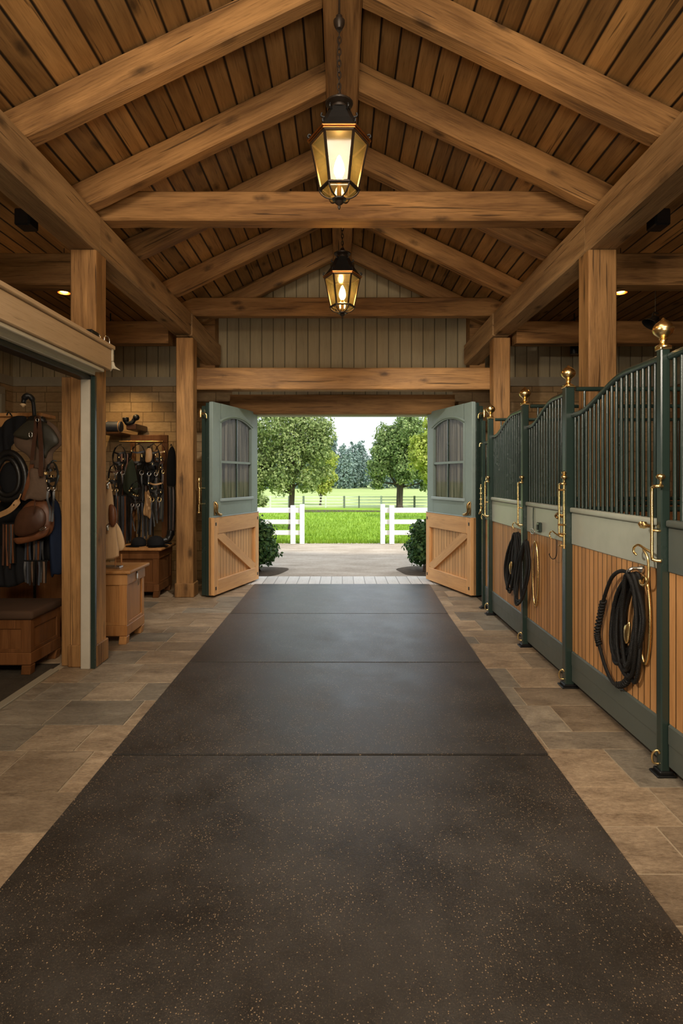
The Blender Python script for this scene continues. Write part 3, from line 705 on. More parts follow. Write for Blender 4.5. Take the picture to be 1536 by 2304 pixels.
# second post: stacked rod hinge and two hooks
bm = B()
tube(bm, [(-0.045, -0.03, 1.06), (-0.045, -0.03, 1.62)], 0.008, 10)
for z, w in ((1.50, 0.030), (1.235, 0.034), (1.165, 0.032), (1.075, 0.028)):
    lathe(bm, [(0, z), (w * 0.8, z), (w, z + 0.006), (w * 0.8, z + 0.014), (0, z + 0.016)], 16, c=(-0.054, -0.012, 0))
lathe(bm, [(0, 1.60), (0.010, 1.60), (0.006, 1.62), (0.017, 1.632), (0.018, 1.645), (0, 1.655)], 12, c=(-0.045, -0.03, 0))
obj('rod_hinge', bm, M['brass'], pt[1], smooth=0.8)
bm = B(); swan(bm, -0.035, 0.05, 1.14, 0.006); obj('swan_hook', bm, M['brass'], pt[1], smooth=True)
bm = B(); tube(bm, smoothpts([(-0.035, 0.03, 1.30), (-0.05, 0.08, 1.32), (-0.05, 0.13, 1.30), (-0.045, 0.10, 1.285)], 5), 0.010, 8); obj('thumb_latch', bm, M['oldbrass'], pt[1], smooth=True)
bm = B(); tube(bm, smoothpts([(-0.05, 0.10, 1.11), (-0.05, 0.11, 0.99), (-0.05, 0.19, 0.95), (-0.05, 0.26, 0.97), (-0.05, 0.26, 0.985)], 5), 0.0035, 6); obj('wire_hook', bm, M['iron'], pt[1], smooth=True)
for k in (2, 3):
    bm = B(); swan(bm, -0.03, 0.02, 1.13, 0.006); obj('swan_hook', bm, M['brass'], pt[k], smooth=True)
# hardware cluster on the slim end post
bm = B(); tube(bm, [(-0.035, 0.0, 1.16), (-0.035, 0.0, 1.52)], 0.007, 8)
for z in (1.20, 1.27, 1.33, 1.40, 1.46): lathe(bm, [(0, z), (0.022, z + 0.004), (0.016, z + 0.018), (0, z + 0.022)], 10, c=(-0.033, -0.01, 0))
tube(bm, smoothpts([(-0.02, -0.01, 1.24), (-0.05, -0.05, 1.20), (-0.06, -0.02, 1.16), (-0.03, 0.0, 1.18)], 4), 0.009, 8); tube(bm, smoothpts([(-0.01, 0, 2.02), (-0.045, 0, 2.02), (-0.05, 0, 1.98)], 4), 0.008, 8)
obj('latch_cluster', bm, M['brass'], pt[4], smooth=0.8)

def scurve(t, lo, hi):
    a = min(1, max(0, (t - 0.06) / 0.62)); s_ = a * a * (3 - 2 * a)
    return lo + (hi - lo) * (s_ * 0.93 + 0.07 * t)
def stall_screen(y0, y1, lab, lo=2.075, hi=2.258, mats_=('band', 'kick'), curved=True):
    """y0 near, y1 far; local x out of the stall, y along the row"""
    t = thing('stall_screen', lab, 'stall front', (XS + 0.012, y0, 0), 0, 'green and oak stall fronts')
    L = y1 - y0
    bm = B(); bx(bm, -0.016, 0.016, 0, L, 0.055, 0.285, 0.005); bx(bm, -0.019, 0, 0, L, 0.175, 0.279, 0.004); obj('kick_board', bm, M[mats_[1]], t)
    bm = B(); bx(bm, -0.010, 0.012, 0, L, 0.286, 1.10, 0); obj('plank_panel', bm, M['panelwood'], t)
    bm = B(); bx(bm, -0.018, 0.018, 0, L, 1.095, 1.335, 0.005); obj('band_plate', bm, M[mats_[0]], t)
    bm = B(); bx(bm, -0.034, 0.026, 0, L, 1.335, 1.375, 0.012, 3); obj('mid_rail', bm, M[mats_[0]], t, smooth=0.8)
    n = max(2, round(L / 0.066)); f = lambda t_: scurve(t_, lo, hi) if curved else lo + (hi - lo) * t_
    for i in range(n):
        tt = (i + 0.5) / n
        bm = B(); tube(bm, [(0, L * tt, 1.374), (0, L * tt, f(1 - tt) - 0.006)], 0.0105, 10); obj('bar', bm, M['green'], t, smooth=0.8)
    bm = B(); tube(bm, [(0, L * i / 28, f(1 - i / 28)) for i in range(29)], 0.021, 12); obj('top_rail', bm, M['green'], t, smooth=0.8)
    return t
stall_screen(1.86, 3.040, 'stall front nearer than the nearest brass-topped post, cut by the picture edge', 2.25, 2.30, ('kick', 'kick'), False)  # band in darker slate enamel, painting in the weaker light here
stall_screen(3.098, 4.322, 'stall front with the largest black rope coil hanging on it')
stall_screen(4.397, 5.369, 'stall front with hooks and a small dark box on its band')
stall_screen(5.431, 6.619, 'farthest full stall front, rope coil hanging at its nearer end')
stall_screen(6.682, 6.945, 'narrow end stall panel beside the open dutch door', 2.02, 2.05, ('kick', 'kick'), False)
# cross partitions inside the row
for y, lab in ((4.36, 'barred partition running back from the second brass-topped post'), (5.40, 'barred partition running back from the third brass-topped post'), (6.65, 'barred partition running back from the fourth brass-topped post')):
    t = thing('stall_partition', lab, 'partition', (XS + 0.04, y, 0), 0, 'barred partitions between the stalls')
    W = 3.3
    bm = B(); bx(bm, 0, W, -0.02, 0.02, 0.02, 1.34, 0.004); obj('board_panel', bm, M['chest_dark'], t)
    bm = B(); tube(bm, [(0, 0, 2.28), (W, 0, 2.28)], 0.018, 10); tube(bm, [(0, 0, 1.36), (W, 0, 1.36)], 0.02, 10); obj('rails', bm, M['green'], t, smooth=0.8)
    for i in range(24):
        x = 0.07 + i * 0.138
        bm = B(); tube(bm, [(x, 0, 1.36), (x, 0, 2.27)], 0.010, 8); obj('bar', bm, M['green'], t, smooth=0.8)
# tie strap and small dark box on the middle panel
t = thing('tether_strap', 'thin black strap hanging with a clip on the middle stall band', 'strap', (XS - 0.010, 5.16, 1.34))
bm = B(); ribbon(bm, [(-0.004, 0, -0.01), (-0.006, 0.004, -0.10), (-0.006, -0.004, -0.20)], 0.018, 0.003, (0, 1, 0)); obj('strap', bm, M['black'], t)
bm = B(); tube(bm, [(-0.012, 0.06 * math.cos(a), -0.225 + 0.022 * math.sin(a)) for a in [2 * PI * k / 14 for k in range(14)]], 0.005, 6, True); obj('clip', bm, M['steel'], t, smooth=True)
t = thing('latch_box', 'small dark green box fixed on the band of the middle stall front', 'latch', (XS - 0.008, 4.98, 1.125))
bm = B(); bx(bm, -0.03, 0, -0.03, 0.03, 0, 0.085, 0.006); obj('housing', bm, M['green'], t)
bm = B(); bx(bm, -0.036, -0.03, -0.02, 0.02, 0.02, 0.065, 0.003); obj('cover', bm, M['iron'], t)

# ------------------------------------------------------------------ rope coils
def coil(loc, lab, loops, r, tail=None, brass=True, hook=True, buckle=True):
    """loops: (half width, length, centre shift, x offset, lean); y = along the row (+ is away)"""
    t = thing('rope_coil', lab, 'rope', loc, 0, 'black ropes coiled on stall hooks')
    for i, (hw, ln, sh, dx, lean) in enumerate(loops):
        pts = []
        for k in range(28):
            a = 2 * PI * k / 28
            z = -ln / 2 + ln / 2 * math.cos(a)
            wv = math.sin(a) * hw * (0.55 + 0.45 * min(1, -z / (ln * 0.35)))
            q = Vector((dx - 0.01 * math.sin(a * 2 + i), sh * (-z / ln) + wv + lean * (-z), z))
            q += noise.noise_vector(q * 4 + Vector((i * 5.1, 0, 0))) * 0.012
            q.x = min(q.x, -r - 0.002)
            pts.append(q)
        bm = B(); tube(bm, pts, r, 8, True); obj('rope_loop', bm, M['rope'], t, smooth=True)
    if tail:
        bm = B(); pts = smoothpts(tail, 8); tube(bm, pts, r * 0.95, 8); obj('rope_tail', bm, M['rope'], t, smooth=True)
        n = len(pts); bm = B()
        for (u0, u1) in ((0.30, 0.56), (0.76, 0.95)):
            i0, i1 = int(u0 * n), int(u1 * n); seg = pts[i0:i1]; L = sum((b - a).length for a, b in zip(seg, seg[1:])); turns = int(L / (r * 1.7)); fr = frames(seg); hp = []
            for k in range(turns * 8):
                u = k / (turns * 8 - 1) * (len(seg) - 1); j = min(int(u), len(seg) - 2); p = seg[j].lerp(seg[j + 1], u - j); _, a_, b_ = fr[j]
                an = k * 2 * PI / 8; hp.append(p + (a_ * math.cos(an) + b_ * math.sin(an)) * r * 1.25)
            tube(bm, hp, r * 0.62, 6)
        obj('rope_whipping', bm, M['rope'], t, smooth=True)
    if brass:
        hw, ln, sh = brass
        bm = B(); tube(bm, [(-0.012, sh + math.sin(a) * hw, -ln / 2 + math.cos(a) * ln / 2) for a in [2 * PI * k / 30 for k in range(30)]], r * 0.7, 8, True); obj('brass_ring', bm, M['brass'], t, smooth=True)
    if buckle:
        bm = B(); by, bz = buckle
        pillow(bm, [(-0.028, 0.05), (0.0, 0.06), (0.026, 0.085), (0.03, 0.03), (0.012, -0.04), (-0.02, -0.055), (-0.036, -0.01)], 0, 0.01, 0.012, 4)
        bmesh.ops.transform(bm, matrix=Matrix(((0, 1, 0, -0.045 - r), (-1, 0, 0, by), (0, 0, 1, bz), (0, 0, 0, 1))), verts=bm.verts)
        obj('brass_clip', bm, M['brass'], t, smooth=True)
    return t
xr = XS - 0.004
RL = [(0.10, 0.50, 0.10, -0.020, 0.0), (0.13, 0.55, 0.15, -0.028, 0.0), (0.16, 0.50, 0.17, -0.036, 0.0), (0.18, 0.58, 0.13, -0.046, 0.0), (0.12, 0.62, 0.06, -0.056, 0.0),
      (0.09, 0.64, 0.02, -0.030, 0.0), (0.15, 0.60, 0.11, -0.050, 0.0), (0.075, 0.55, 0.03, -0.064, 0.0), (0.11, 0.58, 0.18, -0.040, 0.0)]
t = coil((xr, 3.33, 1.035), 'largest black rope coil, hung on the nearest stall front', RL, 0.0125,
     [(-0.04, 0.02, -0.005), (-0.05, 0.12, 0.0), (-0.05, 0.24, -0.06), (-0.04, 0.36, -0.20), (-0.03, 0.44, -0.33), (-0.03, 0.49, -0.47), (-0.03, 0.46, -0.55), (-0.03, 0.37, -0.67), (-0.03, 0.26, -0.73), (-0.03, 0.14, -0.695), (-0.03, 0.06, -0.62), (-0.03, 0.03, -0.56)],
     (0.055, 0.50, -0.075), True, (0.02, -0.36))
bm = B(); tube(bm, smoothpts([(-0.004, -0.01, 0.035), (-0.05, -0.01, 0.035), (-0.066, 0.0, 0.02), (-0.062, 0.02, 0.004)], 5), 0.010, 8); tube(bm, [(-0.002, -0.03, 0.035), (-0.012, -0.03, 0.035)], 0.022, 14); obj('snap_hook', bm, M['steel'], t, smooth=0.8)
SL = [(0.10, 0.46, 0.10, -0.02, 0.0), (0.15, 0.52, 0.15, -0.03, 0.0), (0.11, 0.56, 0.08, -0.04, 0.0), (0.18, 0.58, 0.20, -0.045, 0.0), (0.06, 0.50, 0.04, -0.05, 0.0), (0.16, 0.62, 0.24, -0.055, 0.0), (0.18, 0.56, 0.17, -0.034, 0.0), (0.07, 0.6, 0.28, -0.05, 0.0)]
coil((xr, 5.565, 1.055), 'black rope coil on the farthest full stall front, far side of its post', SL, 0.0125, None, (0.06, 0.36, 0.10), True, (0.10, -0.36))
coil((xr, 5.13, 1.03), 'black rope loop with brass ring on the middle stall front, beside the third post', [(0.10, 0.55, 0.16, -0.078, 0), (0.14, 0.60, 0.20, -0.084, 0), (0.11, 0.63, 0.24, -0.090, 0), (0.15, 0.58, 0.22, -0.094, 0)], 0.0115, None, (0.07, 0.58, -0.03), True, None)

# ------------------------------------------------------------------ dutch doors
def dutch_door(idx, s, lab):
    """hinge at x = s*1.37; local x runs along the leaf, local y*s... v(x,y) puts +y on the aisle-facing side"""
    h = Vector((s * 1.372, 8.862, 0)); e = Vector((s * 1.778, 7.585, 0)); d = (e - h); Lf = d.length
    root = bpy.data.objects.new('door_%d' % idx, None); C.objects.link(root); root.location = h; root.rotation_euler = (0, 0, math.atan2(d.y, d.x))
    root['kind'] = 'structure'; root['label'] = lab
    q = -s
    def bb(bm, x0, x1, y0, y1, z0, z1, bev=0.005, seg=1): bx(bm, x0, x1, q * y0, q * y1, z0, z1, bev, seg); return bm
    zt, zm = 2.615, 1.068
    wx0, wx1, wz0, wz1 = 0.20, 1.125, 1.295, 2.34
    arch = lambda x: wz1 + 0.105 * (1 - ((x - (wx0 + wx1) / 2) / ((wx1 - wx0) / 2)) ** 2)
    # upper leaf: frame with arched opening
    bm = B(); bb(bm, 0, wx0, 0, 0.055, zm + 0.006, zt); bb(bm, wx1, Lf, 0, 0.055, zm + 0.006, zt); bb(bm, wx0, wx1, 0, 0.055, zm + 0.006, wz0)
    N = 16
    for i in range(N):
        a, b = wx0 + (wx1 - wx0) * i / N, wx0 + (wx1 - wx0) * (i + 1) / N
        vs = [bm.verts.new((x, q * y, z)) for x, z in ((a, arch(a)), (b, arch(b)), (b, zt), (a, zt)) for y in (0, 0.055)]
        for f in ((0, 2, 4, 6), (1, 3, 5, 7), (0, 1, 3, 2), (4, 5, 7, 6)): bm.faces.new([vs[k] for k in f])
    upper = obj('upper_leaf', bm, M['doorgreen'], root)
    bm = B(); ap = [(wx0 - 0.03 + (wx1 - wx0 + 0.06) * i / 20, q * 0.058, arch(wx0 + (wx1 - wx0) * i / 20) + 0.028) for i in range(21)]; tube(bm, ap, 0.015, 8)
    bb(bm, wx0 - 0.012, wx0 + 0.012, 0.05, 0.064, wz0, wz1 + 0.01, 0.003); bb(bm, wx1 - 0.012, wx1 + 0.012, 0.05, 0.064, wz0, wz1 + 0.01, 0.003)
    obj('window_moulding', bm, M['doorgreen'], upper)
    bm = B(); bb(bm, wx0 - 0.02, wx1 + 0.02, 0.03, 0.085, wz0 - 0.02, wz0 + 0.022, 0.006); obj('window_sill', bm, M['doorlight'], upper)
    bm = B(); n = 20
    lo = [bm.verts.new((wx0 + (wx1 - wx0) * i / n, q * 0.034, wz0)) for i in range(n + 1)]; hi = [bm.verts.new((wx0 + (wx1 - wx0) * i / n, q * 0.034, arch(wx0 + (wx1 - wx0) * i / n))) for i in range(n + 1)]
    for i in range(n): bm.faces.new((lo[i], lo[i + 1], hi[i + 1], hi[i]))
    obj('window_glass', bm, M['pane'], upper)
    xm = (wx0 + wx1) / 2 - 0.02
    bm = B(); bb(bm, xm - 0.016, xm + 0.016, 0.028, 0.048, wz0, arch(xm), 0.003); obj('muntin', bm, M['green'], upper)  # upright bar coloured dark green for the shadow on it
    bm = B(); bb(bm, wx0, wx1, 0.026, 0.050, 1.80, 1.835, 0.003); obj('muntin', bm, M['doorgreen'], upper)
    bm = B(); n = 120; rows = []
    for z in (wz0 - 0.02, wz1 + 0.11):
        rows.append([bm.verts.new((wx0 - 0.01 + (wx1 - wx0 + 0.02) * i / n, q * (0.008 + 0.016 * math.sin(i * 0.42) * math.cos(i * 0.17 + 1)), z)) for i in range(n + 1)])
    for i in range(n): bm.faces.new((rows[0][i], rows[0][i + 1], rows[1][i + 1], rows[1][i]))
    obj('curtain', bm, M['curtain'], upper, smooth=True)
    # lower leaf
    bm = B(); bb(bm, 0, Lf, 0.0, 0.035, 0.03, zm, 0.003); lower = obj('lower_leaf', bm, M['doorplank'], root)
    bm = B(); bb(bm, 0, 0.115, 0.035, 0.078, 0.03, zm); bb(bm, Lf - 0.10, Lf, -0.005, 0.078, 0.03, zm); obj('stile', bm, M['doorwood_z'], lower)
    bm = B(); bb(bm, 0.113, Lf - 0.098, 0.035, 0.080, 0.845, zm); bb(bm, 0.113, Lf - 0.098, 0.035, 0.080, 0.03, 0.225); obj('rail', bm, M['doorwood'], lower)
    a, b = Vector((Lf - 0.12, 0, 0.85)), Vector((0.135, 0, 0.23)); dd = (b - a).normalized(); nn = Vector((-dd.z, 0, dd.x)) * 0.062
    bm = B(); vs = [bm.verts.new((p.x, q * y, p.z)) for p in (a + nn * 1.0, a - nn, b - nn, b + nn) for y in (0.034, 0.074)]
    for f in ((0, 2, 4, 6), (1, 3, 5, 7), (0, 1, 3, 2), (2, 3, 5, 4), (4, 5, 7, 6), (6, 7, 1, 0)): bm.faces.new([vs[k] for k in f])
    ang = math.atan2(dd.z, dd.x)
    bmesh.ops.rotate(bm, verts=bm.verts, cent=a, matrix=Matrix.Rotation(ang, 3, 'Y'))
    bmesh.ops.translate(bm, verts=bm.verts, vec=-a)
    o = obj('diagonal_brace', bm, M['doorwood'], lower); o.location = a; o.rotation_euler = (0, -ang, 0)
    # dark weather side
    bm = B(); bb(bm, 0.0, Lf - 0.004, -0.055, -0.006, 0.02, zt - 0.01); bb(bm, 0.03, Lf - 0.02, -0.125, -0.055, 0.02, zt - 0.05); outer = obj('outer_leaf', bm, M['green'], root)
    bm = B(); bb(bm, 0, Lf, 0.0, 0.082, zm, zm + 0.012, 0.003); obj('meeting_strip', bm, M['doorlight'], root)
    # latch on the upper leaf by the free edge
    bm = B(); tube(bm, smoothpts([(Lf - 0.05, q * 0.060, 1.27), (Lf - 0.055, q * 0.09, 1.24), (Lf - 0.06, q * 0.085, 1.17), (Lf - 0.09, q * 0.085, 1.12), (Lf - 0.16, q * 0.09, 1.10)], 5), [0.018] * 10 + [0.014] * 5 + [0.020] * 6, 10); bb(bm, Lf - 0.09, Lf - 0.03, 0.054, 0.064, 1.10, 1.28, 0.004); obj('latch', bm, M['oldbrass'], upper, smooth=0.8)
    # brass furniture on the edge
    bm = B(); yb = q * -0.11
    tube(bm, smoothpts([(Lf - 0.02, yb, 1.46), (Lf + 0.045, yb, 1.46), (Lf + 0.055, yb, 1.44), (Lf + 0.055, yb, 1.27), (Lf + 0.045, yb, 1.25), (Lf - 0.02, yb, 1.25)], 4), 0.010, 8); tube(bm, [(Lf + 0.02, yb - q * 0.03, 1.14), (Lf + 0.02, yb - q * 0.03, 1.55)], 0.010, 8)
    lathe(bm, [(0, 1.53), (0.016, 1.54), (0.026, 1.57), (0.014, 1.60), (0, 1.61)], 12, c=(Lf + 0.02, yb - q * 0.03, 0)); lathe(bm, [(0, 1.12), (0.024, 1.13), (0.024, 1.145), (0, 1.15)], 12, c=(Lf + 0.02, yb - q * 0.03, 0))
    obj('edge_handle', bm, M['brass'], outer, smooth=0.8)
    bm = B(); tube(bm, smoothpts([(Lf - 0.02, q * -0.09, 2.44), (Lf + 0.03, q * -0.09, 2.45), (Lf + 0.04, q * -0.05, 2.46), (Lf + 0.035, q * -0.02, 2.44), (Lf + 0.035, q * -0.015, 2.39)], 4), 0.009, 8); lathe(bm, [(0, 2.40), (0.018, 2.41), (0.024, 2.47), (0.012, 2.52), (0, 2.53)], 12, c=(Lf + 0.02, q * -0.115, 0)); obj('edge_hook', bm, M['brass'], outer, smooth=0.8)
    bm = B()
    for x, z in ((Lf - 0.045, 0.12), (Lf - 0.045, 0.98), (0.045, 0.12), (0.045, 0.98)): bb(bm, x - 0.013, x + 0.013, 0.077, 0.083, z - 0.022, z + 0.022, 0.002)
    obj('corner_bolts', bm, M['iron'], lower)
    return root
dutch_door(1, -1, 'open dutch door on the tack room side, sage above and oak below')
dutch_door(2, 1, 'open dutch door on the stall side, sage above and oak below')

# ------------------------------------------------------------------ sliding door header and jamb of the tack room
t = thing('sliding_door_header', 'tan boxed sliding door track over the tack room opening', 'door track', (-2.076, 4.885, 0))
LH = 6.4
bm = B(); bx(bm, 0.0, 0.095, -LH, 0, 2.520, 2.700, 0.006); obj('header_board', bm, M['tanboard'], t)
bm = B(); bx(bm, 0.002, 0.115, -LH, 0.035, 2.702, 2.738, 0.006); obj('cap_board', bm, M['tanboard'], t)
bm = B(); bx(bm, -0.03, 0.075, -LH, -0.10, 2.488, 2.519, 0.005); bx(bm, -0.10, 0.0, -LH, -0.10, 2.462, 2.500, 0.005); obj('track', bm, M['track'], t)
bm = B(); bx(bm, -0.13, -0.03, -LH, -0.12, 2.42, 2.46, 0.004); obj('track_dark_seal', bm, M['iron'], t)  # dark iron strip below the track
bm = B(); bx(bm, 0.07, 0.105, 0.001, 0.03, 2.60, 2.72, 0.005); pillow(bm, [(0.07, 2.60), (0.105, 2.60), (0.12, 2.56), (0.165, 2.525), (0.10, 2.54), (0.075, 2.52)], 0.026, 0.012, 0.004, 3); obj('end_bracket', bm, M['track'], t)
bm = B(); bx(bm, 0.005, 0.06, -0.30, -0.17, 2.739, 2.80, 0.006); obj('motor_box', bm, M['iron'], t)
bm = B(); tube(bm, smoothpts([(0.02, -0.17, 2.79), (0.045, -0.13, 2.80), (0.05, -0.12, 2.74)], 4), 0.006, 6); tube(bm, smoothpts([(0.06, -0.06, 2.74), (0.06, -0.06, 2.80), (0.075, -0.01, 2.80), (0.08, 0.0, 2.74)], 4), 0.005, 6); obj('wire_clips', bm, M['steel'], t, smooth=True)
bm = B(); bx(bm, -2.185, -2.108, 4.748, 4.796, 0.001, 2.455, 0.004); struct('trim_11', bm, M['jamb'])
bm = B(); bx(bm, -2.106, -2.070, 4.760, 4.796, 0.001, 2.455, 0.004); struct('trim_12', bm, M['green'])
bm = B(); bx(bm, -2.385, -2.302, 4.83, 4.96, 0.001, 2.455, 0.005); struct('trim_13', bm, M['timber_z'])
# thin pull cord from the beam
t = thing('pull_cord', 'thin cord hanging from the dark roof above the tack room', 'cord', (-2.93, 4.6, 2.75)); bm = B(); tube(bm, smoothpts([(0, 0, 0), (0.004, 0, 0.5), (0, 0, 1.12)], 6), 0.003, 6); obj('cord', bm, M['iron'], t)
bm = B(); lathe(bm, [(0, -0.03), (0.008, -0.025), (0.006, 0), (0, 0.002)], 10); obj('pull', bm, M['steel'], t, smooth=True)

# ------------------------------------------------------------------ chests
def chest(name, lab, x0, x1, y0, y1, h, body, lid, cushion=False, hasp=True, feet=0.07):
    """x1 is the aisle-facing side, y0 the camera-facing side"""
    t = thing(name, lab, 'chest', ((x0 + x1) / 2, (y0 + y1) / 2, 0)); w, d = (x1 - x0) / 2, (y1 - y0) / 2; b = M[body]
    for sx in (-1, 1):
        for sy in (-1, 1):
            bm = B(); vs = bx(bm, sx * w, sx * (w - 0.075), sy * d, sy * (d - 0.075), 0.001, feet + 0.01, 0.004)
            for v in bm.verts:
                if v.co.z < feet * 0.5: v.co.x -= sx * 0.012; v.co.y -= sy * 0.012
            obj('foot', bm, b, t)
    bm = B(); bx(bm, -w, w, -d, d, feet + 0.011, feet + 0.115, 0.008); obj('base_board', bm, b, t)
    i = 0.014; zb, zt = feet + 0.114, h - (0.075 if cushion else 0.035)
    bm = B(); bx(bm, -w + i, w - i, -d + i, d - i, zb, zt, 0.003); body_ = obj('body', bm, b, t)
    bm = B(); e = 0.016                                          # rails and stiles of the sunk panels
    for (a0, a1, z0, z1) in ((-1, 1, zb, zb + 0.03), (-1, 1, zt - 0.075, zt)):
        bx(bm, (-w + i) , (w - i), -d + i - 0.0115, -d + i, z0, z1, 0.003); bx(bm, w - i, w - i + 0.0115, -d + i, d - i, z0, z1, 0.003)
    for c_ in (-w + i, w - i - 0.065): bx(bm, c_, c_ + 0.065, -d + i - 0.013, -d + i, zb, zt, 0.003)
    for c_ in (-d + i - 0.013, d - i - 0.06): bx(bm, w - i, w - i + 0.013, c_, c_ + 0.06, zb, zt, 0.003)
    obj('panel_frame', bm, b, body_)
    if not cushion:
        bm = B(); bx(bm, -w - 0.004, w + 0.004, -d - 0.004, d + 0.004, zt - 0.11, zt, 0.006); obj('apron', bm, b, t)
    bm = B()
    if cushion:
        bx(bm, -w - 0.02, w + 0.025, -d - 0.02, d + 0.01, zt, h, 0.028, 4); obj('cushion', bm, M['cushion'], t, smooth=1.0)
    else:
        bx(bm, -w - 0.035, w + 0.045, -d - 0.035, d + 0.03, zt, h, 0.012, 3); obj('lid', bm, M[lid], t, smooth=0.7)
    if hasp:
        x = w + 0.006; bm = B(); bx(bm, x - 0.002, x + 0.008, -0.016, 0.016, zt - 0.085, zt - 0.03, 0.003); tube(bm, smoothpts([(x + 0.01, -0.004, zt - 0.085), (x + 0.018, -0.012, zt - 0.12), (x + 0.016, 0.0, zt - 0.155), (x + 0.018, 0.012, zt - 0.12), (x + 0.01, 0.004, zt - 0.085)], 4), 0.0045, 6); hs_ = obj('hasp', bm, M['steel'], t, smooth=0.7)
        bm = B(); bx(bm, x - 0.001, x + 0.006, -0.008, 0.008, zt - 0.028, zt - 0.006, 0.002); obj('keyhole', bm, M['iron'], hs_)
    return t
chest('storage_chest', 'honey wood tack chest with steel hasp standing behind the jambed post', -2.56, -2.06, 5.44, 5.93, 0.715, 'chest', 'chest_x')
chest('storage_chest', 'brown wood chest under the hanging bridles with black caps on top', -3.02, -2.44, 7.56, 8.16, 0.665, 'chest_dark', 'chest', hasp=False)
tb = chest('bench_chest', 'dark bench chest with a brown cushion inside the tack room', -3.30, -2.52, 4.60, 5.10, 0.525, 'chest_dark', 'chest_dark', cushion=True, hasp=False)
# plank wainscot standing behind the bench
t = thing('plank_backboard', 'low brown plank board behind the cushioned bench', 'backboard', (-2.95, 5.68, 0)); bm = B(); bx(bm, -0.45, 0.30, -0.02, 0.02, 0.001, 0.80, 0.004); obj('boards', bm, M['chest_dark'], t)
bm = B(); bx(bm, -0.46, 0.31, -0.03, 0.03, 0.80, 0.83, 0.005); obj('cap', bm, M['chest_dark'], t)

# ------------------------------------------------------------------ tack hanging in the near tack room (about 5 m away)
DT = 5.10
def loc_out(pts, base, D): return [((p.x - base.x), (p.z - base.z)) for p in (at(x, y, D) for x, y in pts)]
# stand with two arms and a swan-neck top
base = Vector((at(78, 0, 5.50).x, 5.50, 0))
t = thing('tack_stand', 'black iron tack stand with curled top behind the hanging saddles', 'stand', base)
bm = B(); tube(bm, [(0, 0, 0.012), (0, 0, 2.16)], 0.014, 10); tube(bm, smoothpts([(0, 0, 2.12), (0.004, -0.02, 2.26), (0.0, -0.04, 2.35), (-0.03, -0.06, 2.385), (-0.065, -0.06, 2.36), (-0.075, -0.06, 2.31)], 5), [0.018] * 10 + [0.026] * 6 + [0.030] * 5 + [0.022] * 4 + [0.012], 12); obj('pole', bm, M['iron'], t, smooth=True)
bm = B(); lathe(bm, [(0.0, -0.03), (0.010, -0.02), (0.030, 0.0), (0.012, 0.012), (0, 0.014)], 12, c=(-0.078, -0.06, 2.30)); obj('hook_tip', bm, M['paletan'], t, smooth=True)
bm = B(); bx(bm, -0.15, 0.15, -0.12, 0.12, 0.001, 0.012, 0.004); obj('base_plate', bm, M['iron'], t)
bm = B()
for z in (0.95, 1.28, 1.62, 2.05):
    tube(bm, [(-0.36, -0.03, z), (0.20, -0.03, z)], 0.010, 8)
    for x in (-0.30, -0.16, 0.0, 0.14): tube(bm, smoothpts([(x, -0.03, z), (x, -0.09, z - 0.012), (x, -0.12, z + 0.02)], 4), 0.006, 8)
obj('hook_bars', bm, M['iron'], t, smooth=0.8)
def hung(name, lab, cat, px, py, D=DT, group=None):
    b = at(px, py, D); return thing(name, lab, cat, b, 0, group), b
# big dark saddle
t, b = hung('saddle', 'large dark saddle hanging flaps outward inside the tack room', 'saddle', 80, 940)
bm = B(); pillow(bm, loc_out([(72, 941), (95, 943), (118, 956), (132, 978), (135, 995), (124, 1008), (113, 1020), (112, 1040), (114, 1056), (88, 1060), (62, 1054), (62, 1035), (52, 1022), (36, 1012), (26, 1000), (25, 982), (40, 960), (56, 948)], b, DT), 0.06, 0.02, 0.05, 6, 4, cx=(0.0, -0.26)); obj('flap', bm, M['taupe'], t, smooth=True)
bm = B(); pillow(bm, loc_out([(78, 944), (104, 952), (126, 975), (133, 995), (120, 1006), (108, 1018), (104, 1030), (92, 1022), (80, 985), (62, 990), (40, 984), (30, 978), (44, 962), (60, 949)], b, DT), 0.0, 0.012, 0.03, 5, 3, cx=(0.01, -0.16)); obj('seat', bm, M['olive'], t, smooth=True)
bm = B(); pillow(bm, loc_out([(62, 938), (78, 934), (97, 938), (102, 952), (80, 947), (58, 952)], b, DT), 0.03, 0.02, 0.03, 4, 3); obj('pommel', bm, M['black'], t, smooth=True)
for k, (xs, w) in enumerate((([(82, 938), (80, 968), (76, 1000), (72, 1036)], 0.034), ([(86, 936), (90, 975), (93, 1020), (92, 1072)], 0.040))):
    bm = B(); ps = [at(x, y, DT - 0.10) - b for x, y in xs]; ribbon(bm, smoothpts(ps, 5), w, 0.006, (1, 0, 0)); obj('stirrup_leather', bm, M['darkbrown'], t, smooth=0.8)
bm = B(); q = at(69, 978, DT - 0.06) - b; tube(bm, [q + Vector((0.014 * math.cos(a), 0, 0.026 * math.sin(a))) for a in [2 * PI * k / 16 for k in range(16)]], 0.005, 8, True); q = at(84, 945, DT - 0.11) - b; tube(bm, [q + Vector((0.013 * math.cos(a), 0, 0.016 * math.sin(a))) for a in [2 * PI * k / 12 for k in range(12)]], 0.004, 6, True); obj('buckles', bm, M['steel'], t, smooth=True)
